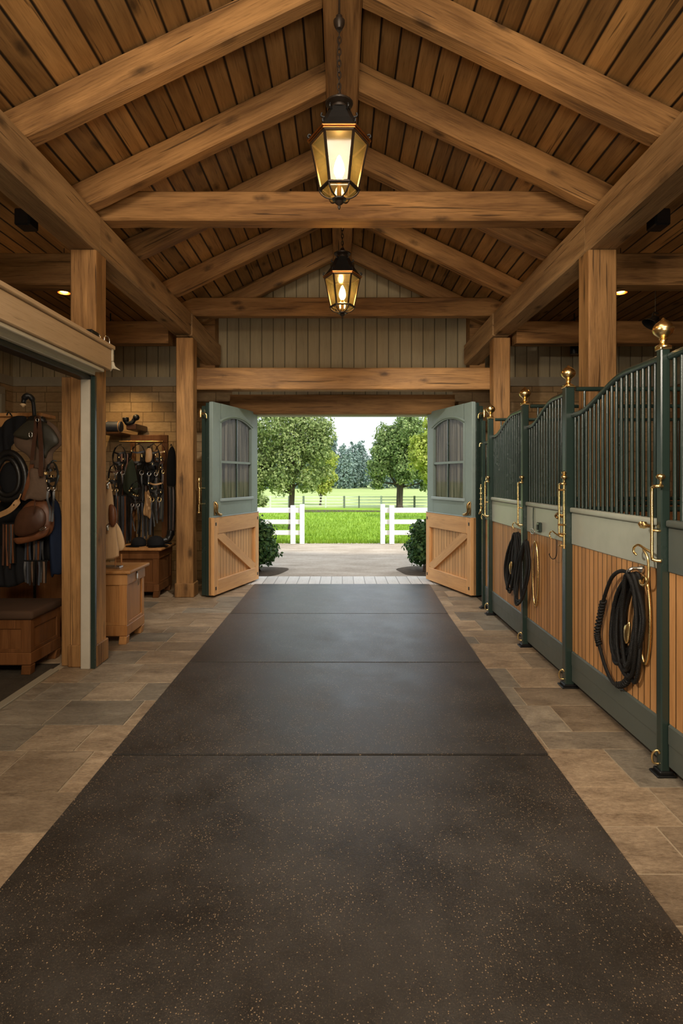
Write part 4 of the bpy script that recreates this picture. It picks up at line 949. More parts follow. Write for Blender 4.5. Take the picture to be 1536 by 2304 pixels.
# taupe fender pad
t, b = hung('leather_fender', 'taupe suede fender with waisted sides hanging below the dark saddle', 'fender', 90, 1052, DT - 0.02)
bm = B(); pillow(bm, loc_out([(72, 1054), (92, 1056), (116, 1058), (112, 1075), (110, 1092), (117, 1116), (104, 1124), (88, 1126), (70, 1122), (58, 1126), (66, 1100), (70, 1078)], b, DT), 0.0, 0.012, 0.02, 5, 3); obj('pad', bm, M['taupe'], t, smooth=True)
bm = B(); q = at(90, 1062, DT - 0.06) - b; pillow(bm, [(q.x - 0.014, q.z + 0.03), (q.x + 0.014, q.z + 0.03), (q.x + 0.016, q.z - 0.01), (q.x, q.z - 0.05), (q.x - 0.016, q.z - 0.01)], -0.035, 0.006, 0.004, 3); obj('tab', bm, M['darkbrown'], t, smooth=True)
bm = B(); ribbon(bm, smoothpts([at(72, 1045, DT) - b, at(66, 1075, DT - .03) - b, at(58, 1105, DT - .03) - b, at(52, 1125, DT) - b], 5), 0.036, 0.006); obj('side_strap', bm, M['brown'], t, smooth=0.8)
# chestnut saddle bag
t, b = hung('saddle_bag', 'rounded chestnut leather saddle bag hanging in the tack room', 'bag', 78, 1128, DT - 0.02)
bm = B(); pillow(bm, loc_out([(80, 1122), (98, 1127), (110, 1140), (116, 1160), (116, 1185), (108, 1203), (90, 1212), (62, 1219), (44, 1221), (38, 1212), (36, 1190), (38, 1165), (46, 1145), (60, 1130)], b, DT), 0.07, 0.03, 0.05, 6, 3); obj('pouch', bm, M['brown'], t, smooth=True)
bm = B(); pillow(bm, loc_out([(80, 1138), (96, 1142), (106, 1156), (106, 1176), (94, 1192), (72, 1202), (46, 1206), (36, 1196), (38, 1170), (48, 1150), (62, 1141)], b, DT), -0.005, 0.012, 0.035, 5, 3); obj('flap', bm, M['darkbrown'], t, smooth=True)
bm = B(); pillow(bm, loc_out([(36, 1210), (60, 1208), (90, 1200), (110, 1190), (116, 1186), (110, 1203), (92, 1213), (62, 1221), (43, 1223)], b, DT), -0.005, 0.02, 0.02, 4, 3); obj('rolled_edge', bm, M['brown'], t, smooth=True)
bm = B(); ribbon(bm, smoothpts([at(78, 1124, DT - .08) - b, at(78, 1136, DT - .12) - b, at(75, 1156, DT - .10) - b], 4), 0.010, 0.004); obj('cord', bm, M['darkbrown'], t)
bm = B(); q = at(96, 1190, DT - .12) - b; tube(bm, [q + Vector((0.026 * math.cos(a) + 0.006 * math.sin(a), 0, 0.012 * math.sin(a) + 0.010 * math.cos(a))) for a in [2 * PI * k / 12 for k in range(12)]], 0.005, 6, True); obj('buckle', bm, M['steel'], t, smooth=True)
# strap bundles
def bundle(lab, x0, x1, y0, y1, D, n, cols, seed, w=0.016, group='bundles of hanging straps'):
    t, b = hung('strap_bundle', lab, 'straps', (x0 + x1) / 2, y0, D, group); r = random.Random(seed)
    bm = B(); tube(bm, [at(x0 - 1, y0, D) - b, at(x1 + 1, y0, D) - b], 0.007, 8); obj('hanging_bar', bm, M['iron'], t, smooth=0.8)
    for i in range(n):
        x = x0 + (x1 - x0) * (i + 0.5) / n; xe = x + r.uniform(-2, 2); ye = y1 - r.uniform(0, 0.14) * (y1 - y0); dy = r.uniform(-0.02, 0.02)
        ps = [at(x, y0, D) - b, at(x + r.uniform(-1, 1), y0 * 0.6 + ye * 0.4, D + dy) - b, at(xe, ye, D + dy) - b]
        bm = B(); ribbon(bm, smoothpts(ps, 4), w, 0.005, (1, r.uniform(-0.5, 0.5), 0)); obj('strap', bm, M[cols[i % len(cols)]], t)
    return t
bundle('blue grey fringe of narrow straps hanging below the chestnut bag', 56, 98, 1216, 1272, DT + .055, 9, ['greyblue', 'brown', 'greyblue', 'black', 'taupe'], 1)
bundle('lower dark strap fringe brushing down toward the bench cushion', 54, 106, 1262, 1318, DT + .0, 10, ['black', 'greyblue', 'black', 'taupe', 'black'], 2)
bundle('brown and black straps hanging beside the chestnut bag at the picture edge', 6, 34, 1178, 1280, DT, 8, ['darkbrown', 'black', 'brown', 'black'], 3)
# collars, blankets
t, b = hung('harness_collar', 'padded black harness collar hanging at the picture edge', 'collar', 20, 1030)
for k, (rx, rz, rr) in enumerate(((0.150, 0.21, 0.030), (0.105, 0.165, 0.022))):
    bm = B(); tube(bm, [(0.0 + rx * math.sin(a), -0.02 * k, -0.19 + rz * math.cos(a) * (1 + 0.12 * math.cos(a))) for a in [2 * PI * i / 30 for i in range(30)]], rr, 10, True); obj(('outer_roll', 'inner_roll')[k], bm, M['black'], t, smooth=True)
bm = B(); pillow(bm, [(0.10 * math.sin(a), -0.19 + 0.155 * math.cos(a)) for a in [2 * PI * i / 12 for i in range(12)]], 0.03, 0.01, 0.02, 4, 3); obj('pad', bm, M['blackcloth'], t, smooth=True)
def drape(name, lab, cat, outline, D, mat, folds=0.02, fx=60, thick=0.03, group=None):
    cx = sum(p[0] for p in outline) / len(outline); y0 = min(p[1] for p in outline)
    t, b = hung(name, lab, cat, cx, y0, D, group)
    bm = B(); pillow(bm, loc_out(outline, b, D), 0.03, thick, 0.02, 7, 4, wave=lambda x, z: folds * math.sin(x * fx + z * 3) * min(1, -z * 4 + 0.2)); obj('cloth', bm, M[mat], t, smooth=True)
    bm = B(); q = at(cx, y0, D) - b; tube(bm, smoothpts([q + Vector((0, 0.05, 0.0)), q + Vector((0, 0.0, 0.03)), q + Vector((0, -0.03, 0.0))], 4), 0.006, 6); obj('hanging_loop', bm, M['iron'], t, smooth=True)
    return t
drape('saddle_blanket', 'black saddle blanket slung at the picture edge beside the dark saddle', 'blanket', [(40, 935), (56, 938), (52, 955), (34, 985), (22, 1005), (22, 1024), (0, 1028), (-20, 1030), (-16, 985), (5, 955), (22, 940)], DT + .08, 'blackcloth')
drape('stable_blanket', 'navy blue blanket hanging next to the putty jamb post', 'blanket', [(112, 1130), (126, 1128), (134, 1160), (135, 1220), (136, 1288), (122, 1292), (112, 1298), (108, 1240), (106, 1180)], DT + .12, 'navy')
drape('stable_blanket', 'black cloth bundle hanging lowest at the picture edge above the bench', 'blanket', [(10, 1225), (40, 1222), (56, 1250), (58, 1300), (40, 1316), (15, 1322), (-10, 1316), (-20, 1270), (-8, 1235)], DT + .06, 'blackcloth')
drape('stable_blanket', 'black rug hanging behind the chestnut saddle bag', 'blanket', [(30, 1108), (60, 1105), (110, 1100), (122, 1130), (124, 1200), (118, 1255), (80, 1265), (30, 1262), (-5, 1225), (-8, 1150), (10, 1118)], DT + .20, 'blackcloth')
t, b = hung('girth_strap', 'yellowish tan girth strap lying slanted at the picture edge', 'strap', 30, 1135, DT - .05); bm = B(); ribbon(bm, smoothpts([at(47, 1112, DT - .05) - b, at(40, 1128, DT - .08) - b, at(22, 1148, DT - .08) - b, at(-8, 1162, DT - .04) - b], 5), [0.02] * 5 + [0.05] * 11, 0.008, (0.3, 0, 1)); obj('strap', bm, M['tan'], t, smooth=0.8)
bm = B(); q = at(31, 1136, DT - .10) - b; lathe(bm, [(0, -0.006), (0.007, 0), (0, 0.006)], 8, c=q); obj('stud', bm, M['iron'], t)
# shelf at the picture edge
t = thing('wall_shelf', 'brown wooden shelf board at the picture edge inside the tack room', 'shelf', (-3.25, 5.80, 2.21)); bm = B(); bx(bm, -0.35, 0.26, -0.14, 0.14, 0.0, 0.035, 0.005); obj('board', bm, M['chest'], t); bm = B(); bx(bm, -0.33, -0.27, 0.06, 0.13, -2.209, 0.0, 0.004); obj('upright', bm, M['chest_dark'], t); bm = B(); bx(bm, -0.34, 0.25, -0.10, -0.07, -0.10, 0.0, 0.004); obj('lipping', bm, M['chest'], t)

# ------------------------------------------------------------------ bridles
def bridle(px, py, D, lab, h, w, leather, accent, seed, reins=True, group='bridles hanging in the tack room'):
    t, b = hung('bridle', lab, 'bridle', px, py, D, group); r = random.Random(seed); L = M[leather]
    yo = lambda: r.uniform(-0.02, 0.02)
    bm = B(); tube(bm, smoothpts([(0, 0.05, 0.012), (0, 0.0, 0.014), (0, -0.035, 0.0)], 4), 0.006, 6); obj('hanging_peg', bm, M['iron'], t)
    bm = B(); pts = [(w * math.sin(a) * (0.9 if math.cos(a) > 0 else 1.0), -0.015 + yo() * .3, -h * 0.30 + h * 0.30 * math.cos(a)) for a in [2 * PI * k / 22 for k in range(23)]]; ribbon(bm, pts, 0.022, 0.006, (0, 1, 0)); obj('crownpiece', bm, L, t, smooth=0.8)
    for s in (-1, 1):
        bm = B(); ribbon(bm, smoothpts([(s * w * 0.55, -0.03, -h * 0.05), (s * w, -0.02, -h * 0.25), (s * w * 0.75, -0.03, -h * 0.48), (s * w * 0.5, -0.02, -h * 0.62)], 5), 0.018, 0.005, (0.3, 1, 0)); obj('cheekpiece', bm, L, t, smooth=0.8)
        bm = B(); q = Vector((s * w * 0.5, -0.035, -h * 0.66)); tube(bm, [q + Vector((0.25 * w * math.cos(a), 0.01 * math.sin(a), 0.32 * w * math.sin(a))) for a in [2 * PI * k / 14 for k in range(14)]], 0.005, 6, True); obj('bit_ring', bm, M['steel' if seed % 2 else 'brass'], t, smooth=True)
    bm = B(); ribbon(bm, smoothpts([(-w * 0.9, -0.02, -h * 0.16), (0, -0.07, -h * 0.20), (w * 0.9, -0.02, -h * 0.16)], 6), 0.022, 0.006, (0, 0, 1)); obj('browband', bm, M[accent], t, smooth=0.8)
    bm = B(); ribbon(bm, smoothpts([(-w * 0.8, -0.02, -h * 0.42), (0, -0.085, -h * 0.47), (w * 0.8, -0.02, -h * 0.42), (0, 0.02, -h * 0.41), (-w * 0.8, -0.02, -h * 0.42)], 6), 0.026, 0.006, (0, 0, 1)); obj('noseband', bm, L, t, smooth=0.8)
    bm = B()
    for k in range(5):
        q = Vector((r.uniform(-w, w) * 0.9, -0.06, -h * r.uniform(0.15, 0.6))); tube(bm, [q + Vector((0.010 * math.cos(a), 0, 0.013 * math.sin(a))) for a in [2 * PI * i / 8 for i in range(8)]], 0.003, 5, True)
    obj('buckles', bm, M['brass'], t)
    if reins:
        for s in (-1, 1):
            e = r.uniform(0.9, 1.05)
            bm = B(); ribbon(bm, smoothpts([(s * w * 0.5, -0.04, -h * 0.68), (s * w * 0.55, -0.05, -h * 0.9), (s * w * r.uniform(0.2, 0.6), -0.03, -h * 1.15 * e), (s * w * r.uniform(-.1, 0.4), -0.03, -h * 1.42 * e)], 5), 0.017, 0.005, (1, 0.4, 0)); obj('rein', bm, L, t, smooth=0.8)
    return t
DB = 8.30
bridle(120, 1040, 5.05, 'black buckled bridle squeezed between the saddle and the putty jamb post', 0.36, 0.05, 'black', 'black', 9)
# rail frame on the back wall
t = thing('bridle_rack', 'brown wooden bridle rack with brass rail in front of the stone wall', 'rack', (at(338, 0, 8.5).x, 8.5, 0)); x0, x1 = at(297, 0, 8.5).x - t.location.x, at(378, 0, 8.5).x - t.location.x
bm = B(); bx(bm, x0 - 0.02, x1, -0.02, 0.03, 2.12, 2.24, 0.006); obj('head_board', bm, M['chest_dark'], t)
bm = B(); bx(bm, x1 - 0.09, x1, -0.02, 0.03, 0.001, 2.12, 0.005); obj('upright', bm, M['chest_dark'], t); bm = B(); bx(bm, x0 - 0.02, x0 + 0.05, -0.02, 0.03, 0.001, 2.12, 0.005); obj('upright', bm, M['chest_dark'], t)
bm = B(); tube(bm, [(x0 - 0.15, -0.10, 2.135), (x1 - 0.05, -0.10, 2.135)], 0.010, 8)
for x in (x0, x1 - 0.07): tube(bm, [(x, -0.02, 2.15), (x, -0.10, 2.135)], 0.009, 8)
obj('rail', bm, M['oldbrass'], t, smooth=0.8)
# saddle rack arm with rolled blanket
t = thing('saddle_rack', 'black saddle rack arm with ball ends above the bridles', 'rack', at(290, 958, 8.45)); bm = B()
tube(bm, smoothpts([(-0.05, 0, 0.12), (-0.04, 0, 0.06), (-0.01, 0, 0.03), (0.05, 0, 0.05), (0.08, 0, 0.10)], 4), [0.045] * 4 + [0.035] * 9 + [0.030] * 4, 12); obj('arm', bm, M['iron'], t, smooth=True)
bm = B(); lathe(bm, [(0, -0.05), (0.036, -0.035), (0.050, 0), (0.036, 0.035), (0, 0.05)], 16, c=(0.115, -0.02, 0.12)); obj('ball', bm, M['black'], t, smooth=True)
bm = B(); bx(bm, -0.035, 0.12, -0.02, 0.455, -0.06, 0.03, 0.01); obj('mount_bracket', bm, M['darkbrown'], t)
t = thing('rolled_blanket', 'blue grey rolled blanket lying on the wall bracket above the bridles', 'blanket', at(254, 960, 8.45)); bm = B(); bmesh.ops.create_cone(bm, cap_ends=True, segments=24, radius1=0.075, radius2=0.075, depth=0.26, matrix=Matrix.Rotation(PI / 2, 4, 'Y')); obj('roll', bm, M['greyblue'], t, smooth=0.8)
bm = B()
for x in (-0.09, 0.10): tube(bm, [(x, 0.078 * math.cos(a), 0.078 * math.sin(a)) for a in [2 * PI * k / 20 for k in range(20)]], 0.008, 6, True)
obj('straps', bm, M['tan'], t)
bm = B(); bx(bm, -0.22, 0.11, -0.05, 0.455, -0.105, -0.080, 0.004); obj('mount_bracket', bm, M['chest_dark'], t)
blist = [(270, 1002, 8.20, 'black bridle with brass rings hanging left of the loden cloth', 0.60, 0.10, 'black', 'black', 3, 1), (258, 1045, 7.96, 'lowest brass-studded bridle hanging beside the pale boards', 0.55, 0.08, 'black', 'darkbrown', 4, 1),
         (312, 1000, 8.24, 'black bridle hanging on the rail between loden cloth and tan pad', 0.62, 0.11, 'black', 'greyblue', 5, 1), (345, 1000, 8.16, 'black bridle hanging on the rail next to the tan pad', 0.64, 0.10, 'black', 'black', 7, 1),
         (362, 1000, 8.30, 'brown bridle at the upright end of the brass rail', 0.60, 0.085, 'darkbrown', 'tan', 8, 1), (352, 1075, 7.92, 'black and brass bridle hanging lower in front of the rack', 0.46, 0.10, 'black', 'tan', 10, 1), (306, 1085, 7.92, 'black bridle hanging low below the loden cloth', 0.48, 0.08, 'black', 'black', 11, 1)]
for px, py, D, lab, h, w, le, ac, sd, re in blist: bridle(px, py, D, lab, h, w, le, ac, sd, re)
drape('saddle_cloth', 'loden green cloth hanging among the black bridles', 'cloth', [(290, 1038), (298, 1036), (306, 1070), (310, 1105), (300, 1116), (284, 1114), (275, 1098), (282, 1062)], 8.05, 'greencloth', 0.012, 40)
drape('cover_bag', 'long black spindle shaped cover hanging beside the far timber post', 'cover', [(386, 1004), (393, 1018), (395, 1060), (393, 1095), (384, 1100), (375, 1092), (374, 1060), (378, 1018)], 8.25, 'blackcloth', 0.008, 40)
drape('felt_pad', 'tan felt pad tag hanging from the brass rail', 'pad', [(328, 1010), (338, 1009), (341, 1024), (339, 1036), (334, 1040), (326, 1039), (326, 1024)], 8.00, 'tan', 0.003, 40, 0.012)
drape('leather_chap', 'tan leather chap with ridges hanging under the tan pad', 'chap', [(325, 1106), (338, 1106), (340, 1130), (337, 1166), (330, 1162), (321, 1157), (324, 1130)], 8.00, 'tan', 0.006, 120, 0.012)
drape('felt_pad', 'dark felt pad under the middle bridles of the rail', 'pad', [(318, 1020), (345, 1022), (350, 1060), (344, 1088), (326, 1092), (312, 1080), (314, 1045)], 8.32, 'blackcloth', 0.012, 60)
def bun(*a): bundle(*a, group='bundles of hanging straps')
bundle('black and rust straps hanging lowest behind the honey chest', 256, 296, 1115, 1225, 8.02, 12, ['black', 'greyblue', 'brown', 'black', 'black'], 21, 0.022)
bundle('long black straps tapering down in front of the stone wall', 308, 346, 1130, 1215, 8.10, 8, ['black', 'black', 'greyblue', 'black'], 22, 0.024)
bundle('black and olive straps hanging by the rack upright', 344, 368, 1100, 1175, 8.06, 7, ['black', 'olive', 'black', 'darkbrown'], 23, 0.024)
bundle('black and brown straps hanging below the spindle shaped cover', 376, 394, 1095, 1210, 8.20, 6, ['black', 'darkbrown', 'black'], 24, 0.022)
# caps and boots on the far chest
def cap(px, py, D, lab, sc, rz):
    t = thing('riding_cap', lab, 'cap', at(px, py, D) , rz, 'black riding caps on the chest'); t.location.z = 0.666
    bm = B(); lathe(bm, [(0.10 * sc, 0.0), (0.102 * sc, 0.03 * sc), (0.092 * sc, 0.075 * sc), (0.062 * sc, 0.110 * sc), (0.02 * sc, 0.122 * sc), (0, 0.123 * sc)], 22); obj('crown', bm, M['blackcloth'], t, smooth=True)
    bm = B(); vs = [[bm.verts.new((math.sin(a) * rr * sc, -math.cos(a) * rr * sc * 1.05, z * sc)) for a in [-1.0 + 2.0 * k / 10 for k in range(11)]] for rr, z in ((0.095, 0.018), (0.165, 0.004))]
    for k in range(10): bm.faces.new((vs[0][k], vs[0][k + 1], vs[1][k + 1], vs[1][k]))
    bmesh.ops.solidify(bm, geom=bm.faces[:], thickness=0.006); obj('peak', bm, M['black'], t, smooth=True)
    return t
bun('black straps filling the gap under the rack head board', 300, 330, 1040, 1150, 8.43, 8, ['black', 'darkbrown', 'black'], 31, 0.03)
bun('black straps close to the rack upright under the brass rail', 336, 366, 1030, 1140, 8.44, 8, ['black', 'black', 'olive'], 32, 0.03)
bun('black straps with rust ends hanging by the left end of the brass rail', 264, 296, 1020, 1130, 8.40, 8, ['black', 'black', 'brown'], 33, 0.03)
cap(312, 1232, 7.80, 'black peaked cap on the far chest, beside the hanging straps', 1.0, -0.6)
cap(350, 1232, 7.78, 'black peaked cap on the middle of the far chest lid', 1.15, 0.7)
t = thing('paddock_boot', 'black boot lying on the far chest lid by its back corner', 'boot', at(371, 1230, 8.0), 0.5); t.location.z = 0.666
bm = B(); tube(bm, smoothpts([(-0.10, 0, 0.045), (-0.02, 0, 0.05), (0.04, 0, 0.07), (0.07, 0, 0.12), (0.08, 0, 0.19)], 5), [0.030] * 3 + [0.042] * 7 + [0.05] * 6 + [0.052] * 5, 14); obj('upper', bm, M['black'], t, smooth=True)
bm = B(); bx(bm, -0.13, 0.09, -0.04, 0.04, 0.001, 0.016, 0.005); obj('sole', bm, M['iron'], t)
# pale boards and leather on the honey chest
t = thing('saddle_board', 'tall pale tan board leaning on the honey chest against the post', 'board', (-2.30, 5.60, 0.716)); b = t.location
bm = B(); pillow(bm, loc_out([(243, 1085), (248, 1090), (256, 1150), (262, 1215), (266, 1252), (240, 1259), (222, 1262), (222, 1160), (232, 1086)], b, 5.60), 0.02, 0.02, 0.004, 4, 2); obj('board', bm, M['palewood'], t, smooth=0.6)
bm = B(); q = at(245, 1150, 5.5) - b; pillow(bm, [(q.x - 0.028, q.z + 0.055), (q.x + 0.03, q.z + 0.03), (q.x + 0.045, q.z - 0.09), (q.x + 0.01, q.z - 0.16), (q.x - 0.03, q.z - 0.11)], -0.012, 0.02, 0.02, 4); obj('leather_patch', bm, M['brown'], t, smooth=True)
bm = B()
for px, py in ((243, 1093), (243, 1187)):
    q = at(px, py, 5.53) - b; tube(bm, smoothpts([q + Vector((0, 0.03, 0.03)), q + Vector((0, -0.02, 0.02)), q + Vector((0.004, -0.02, -0.03))], 4), 0.010, 8)
obj('hooks', bm, M['steel'], t, smooth=True)
bm = B(); q = at(250, 1258, 5.58) - b; bx(bm, -0.14, q.x + 0.10, -0.07, 0.03, 0.0005, 0.020, 0.004); obj('foot_strip', bm, M['steel'], t)
t = thing('saddle_flap', 'rounded pale leather flap standing behind the tall pale board', 'flap', (-2.20, 5.70, 0.716)); b = t.location
bm = B(); pillow(bm, loc_out([(256, 1176), (264, 1178), (274, 1196), (281, 1222), (278, 1236), (268, 1240), (256, 1239), (250, 1210)], b, 5.72), 0.02, 0.016, 0.008, 5, 3); obj('flap', bm, M['paletan'], t, smooth=True)
bm = B(); q = at(265, 1245, 5.72) - b; tube(bm, [(q.x - 0.02, 0.01, 0.001), (q.x - 0.02, 0.01, 0.12)], 0.008, 8); tube(bm, [(q.x + 0.04, 0.01, 0.001), (q.x + 0.04, 0.01, 0.12)], 0.008, 8); obj('stand_legs', bm, M['chest'], t)

# ------------------------------------------------------------------ outdoors
def plane(name, x0, x1, y0, y1, z, mat, kind='structure'):
    bm = B(); vs = [bm.verts.new(q) for q in ((x0, y0, z), (x1, y0, z), (x1, y1, z), (x0, y1, z))]; bm.faces.new(vs); o = obj(name, bm, mat); o['kind'] = kind; return o
plane('ground_field', -160, 160, 30.5, 260, -0.03, M['field'])
plane('ground_lawn', -40, 40, 13.9, 30.6, -0.022, M['lawn'])
plane('ground_path', -14, 14, 9.05, 14.05, -0.012, M['gravel'])
for s in (-1, 1):
    bm = B(); bm.faces.new([bm.verts.new((s * 1.62 + 0.72 * math.cos(a) * (1 + 0.12 * math.sin(3 * a + s)), 9.80 + 0.56 * math.sin(a) * (1 + 0.1 * math.sin(4 * a)), -0.008)) for a in [2 * PI * k / 30 for k in range(30)]])
    struct('ground_bed_' + ('left' if s < 0 else 'right'), bm, M['mulch'])
bm = B(); ps = [(-4.2, 27.2), (-2.0, 26.6), (1.2, 26.9), (4.2, 26.4), (6.0, 26.8), (5.8, 27.5), (2.4, 27.9), (0, 28.6), (-3.0, 28.8), (-4.4, 28.0)]; bm.faces.new([bm.verts.new((x, y, -0.014)) for x, y in ps]); struct('ground_bare_patch', bm, M['mulch'])
rg = random.Random(3)
bm = B()
for i in range(26000):
    y = 13.95 + (rg.random() ** 1.7) * 14; x = rg.uniform(-4.6, 4.6) * (0.45 + y / 22); 
    if any((x - tx) ** 2 + (y - ty) ** 2 < 0.1 for tx, ty in ((-1.60, 17.8), (3.5, 22.0))): continue
    h = rg.uniform(0.035, 0.075) * (1.3 if y < 14.3 else 1); a = rg.uniform(0, PI); w = 0.010
    dx, dy = math.cos(a) * w, math.sin(a) * w; lx, ly = rg.uniform(-.03, .03), rg.uniform(-.03, .03)
    bm.faces.new([bm.verts.new(q) for q in ((x - dx, y - dy, -0.025), (x + dx, y + dy, -0.025), (x + lx, y + ly, h))])
o = obj('grass', bm, M['blade'], recalc=False); tag(o, 'short bright green grass of the paddock beyond the doorway', 'grass', kind='stuff')

def fence(s, lab):
    t = thing('white_fence', lab, 'fence', (s * 0.93, 13.86, 0), 0, 'white board fences beyond the door')
    for x in (0.05, 0.27, 1.95, 3.6): 
        if x == 0.27: bm = B(); bx(bm, s * (x - 0.06), s * (x + 0.06), -0.07, 0.0, -0.012, 0.93, 0.006)
        else: bm = B(); bx(bm, s * (x - 0.055), s * (x + 0.055), -0.055, 0.055, -0.012, 0.955, 0.006)
        obj('post', bm, M['white'], t)
    for z in (0.26, 0.525, 0.80):
        bm = B(); bx(bm, s * 0.10, s * 3.65, 0.005, 0.045, z - 0.055, z + 0.055 + (0.012 if z > 0.7 else 0), 0.004); obj('rail', bm, M['white'], t)
    return t
fence(-1, 'white three-board fence by the broad tree with the visible trunk'); fence(1, 'white three-board fence by the smaller tree and lime foliage')
t = thing('far_fence', 'pale rail fence with dark posts at the far edge of the lawn', 'fence', (0, 30.8, 0))
for i in range(17):
    bm = B(); x = -8 + i * 1.0 + (0.1 if i % 3 else -0.1); w = 0.035 if i % 2 else 0.05; bx(bm, x - w, x + w, -w, w, -0.025, 0.62, 0.005); obj('post', bm, M['fencepost'] if i % 3 != 1 else M['hazefence'], t)
for z in (0.06, 0.22, 0.38, 0.54):
    bm = B(); bx(bm, -9, 9, -0.015, 0.015, z, z + 0.05, 0.003); obj('rail', bm, M['hazefence'], t)

def leaves(bm, lobes, n, size, r, flat=0.0):
    tot = sum(q[3] ** 2 for q in lobes)
    for (cx, cy, cz, R) in lobes:
        k = int(n * R * R / tot)
        for _ in range(k):
            d = Vector((r.gauss(0, 1), r.gauss(0, 1), r.gauss(0, 1)));  d.normalize()
            rad = R * (r.random() ** 0.35); nz = noise.noise(Vector((cx, cy, cz)) * 3 + d * 1.9)
            p = Vector((cx, cy, cz)) + d * rad * (0.85 + 0.45 * nz); p.z -= 0 if not flat else 0
            nrm = (d + Vector((r.gauss(0, .6), r.gauss(0, .6), r.gauss(0.25, .6)))).normalized(); u = nrm.orthogonal().normalized(); u.rotate(Matrix.Rotation(r.uniform(0, 6.28), 3, nrm)); w = nrm.cross(u)
            s = size * r.uniform(0.65, 1.35)
            bm.faces.new([bm.verts.new(p + q) for q in (-u * s * 0.5, w * s * 0.32 + nrm * s * 0.06, u * s * 0.55, -w * s * 0.32 + nrm * s * 0.06)])
def branchy(bm, p0, p1, r0, r1, rnd, k=5):
    pts = []; 
    for i in range(k + 1):
        f = i / k; q = Vector(p0).lerp(Vector(p1), f) + Vector((rnd.uniform(-1, 1), rnd.uniform(-1, 1), 0)) * 0.05 * (0 < i < k) * (Vector(p1) - Vector(p0)).length * 0.5; pts.append(q)
    sp = smoothpts(pts, 3); n = len(sp); tube(bm, sp, [r0 + (r1 - r0) * i / (n - 1) for i in range(n)], 9)
def tree(name, lab, loc, trunk_h, r0, lobes, n, size, mat, seed, branches=True, group=None, fork=0):
    t = thing(name, lab, 'tree', loc, 0, group); r = random.Random(seed)
    bm = B(); top = max(l[2] for l in lobes)
    tube(bm, smoothpts([(0, 0, -0.03), (0.0, 0, 0.1), (0.01, 0, trunk_h * 0.5), (0.03, 0, trunk_h), (0.05, 0.02, top * 0.75)], 4), [r0 * 1.7] + [r0 * 1.25] * 3 + [r0] * 9 + [r0 * 0.55] * 3 + [r0 * 0.25], 12)
    if branches:
        for (cx, cy, cz, R) in lobes: branchy(bm, (0.02, 0, min(trunk_h * r.uniform(0.75, 1.25), cz)), (cx * 0.85, cy * 0.85, cz), r0 * 0.42, r0 * 0.12, r)
    obj('trunk', bm, M['bark'], t, smooth=True)
    bm = B(); leaves(bm, lobes, n, size, r); obj('foliage', bm, M[mat], t, recalc=False)
    return t
r = random.Random(11)
# broad tree on the tack room side
L = [(-0.1, 0, 2.35, 0.95), (-1.05, 0.1, 2.0, 0.85), (0.75, -0.1, 2.45, 0.70), (-0.55, -0.4, 3.1, 0.9), (0.35, 0.2, 3.25, 0.85), (-1.4, 0.2, 2.9, 0.8), (0.95, 0.1, 3.1, 0.55), (-1.15, -0.3, 1.45, 0.55), (-0.3, -0.5, 1.55, 0.55), (0.55, -0.3, 1.55, 0.50), (-0.2, 0.2, 4.0, 0.9), (-2.1, 0.1, 2.3, 0.8), (0.95, 0.2, 1.75, 0.40), (-1.9, 0, 1.55, 0.5), (1.05, 0, 2.7, 0.35), (-1.9, 0.2, 3.4, 0.8)]
tree('maple_tree', 'broad green tree with a visible trunk beyond the white fence', (-1.60, 17.8, 0), 1.35, 0.085, L, 30000, 0.088, 'leaf', 4)
# smaller rounder tree on the stall side
L = [(-0.2, 0, 3.0, 1.15), (-1.0, 0, 2.2, 0.85), (0.9, 0, 2.3, 0.95), (0.3, -0.4, 3.9, 1.0), (-0.6, 0.2, 3.8, 0.8), (1.3, 0, 3.2, 0.9), (0.2, -0.6, 1.9, 0.8), (1.5, 0.1, 1.35, 0.6), (-1.15, 0, 1.35, 0.42), (0.8, 0, 4.3, 0.7), (-0.9, 0.1, 3.0, 0.7), (1.9, 0, 2.2, 0.8), (0.4, 0.1, 4.6, 0.6)]
tree('maple_tree', 'dense rounded green tree rooted at the far side of the lawn', (3.02, 30.1, 0), 1.2, 0.17, L, 24000, 0.135, 'leaf_dark', 5)
tree('lime_tree', 'lime green foliage beside the stall side of the doorway', (3.5, 22.0, 0), 1.3, 0.07, [(-0.35, 0, 2.45, 0.75), (0.2, 0, 3.1, 0.8), (-0.1, 0, 1.75, 0.5), (0.6, 0, 2.2, 0.7), (-0.6, 0, 2.95, 0.4), (0.0, 0, 3.7, 0.5)], 6500, 0.12, 'leaf_light', 6)
tree('lime_tree', 'pale yellow green small tree peeping out behind the broad tree', (-1.30, 33.5, -0.03), 0.4, 0.06, [(0.1, 0, 1.8, 0.75), (0.45, 0, 2.7, 0.7), (-0.3, 0, 3.0, 0.75), (0.65, 0, 1.6, 0.5), (-0.6, 0, 1.7, 0.7), (0.2, 0, 1.1, 0.55)], 6500, 0.15, 'leaf_light', 7)
tree('leafy_shrub', 'low green shrub under the broad tree at the door edge', (-4.55, 28.5, 0), 0.2, 0.04, [(0, 0, 0.55, 0.5), (0.5, 0, 0.45, 0.38), (-0.5, 0, 0.5, 0.45)], 1800, 0.13, 'leaf', 8)
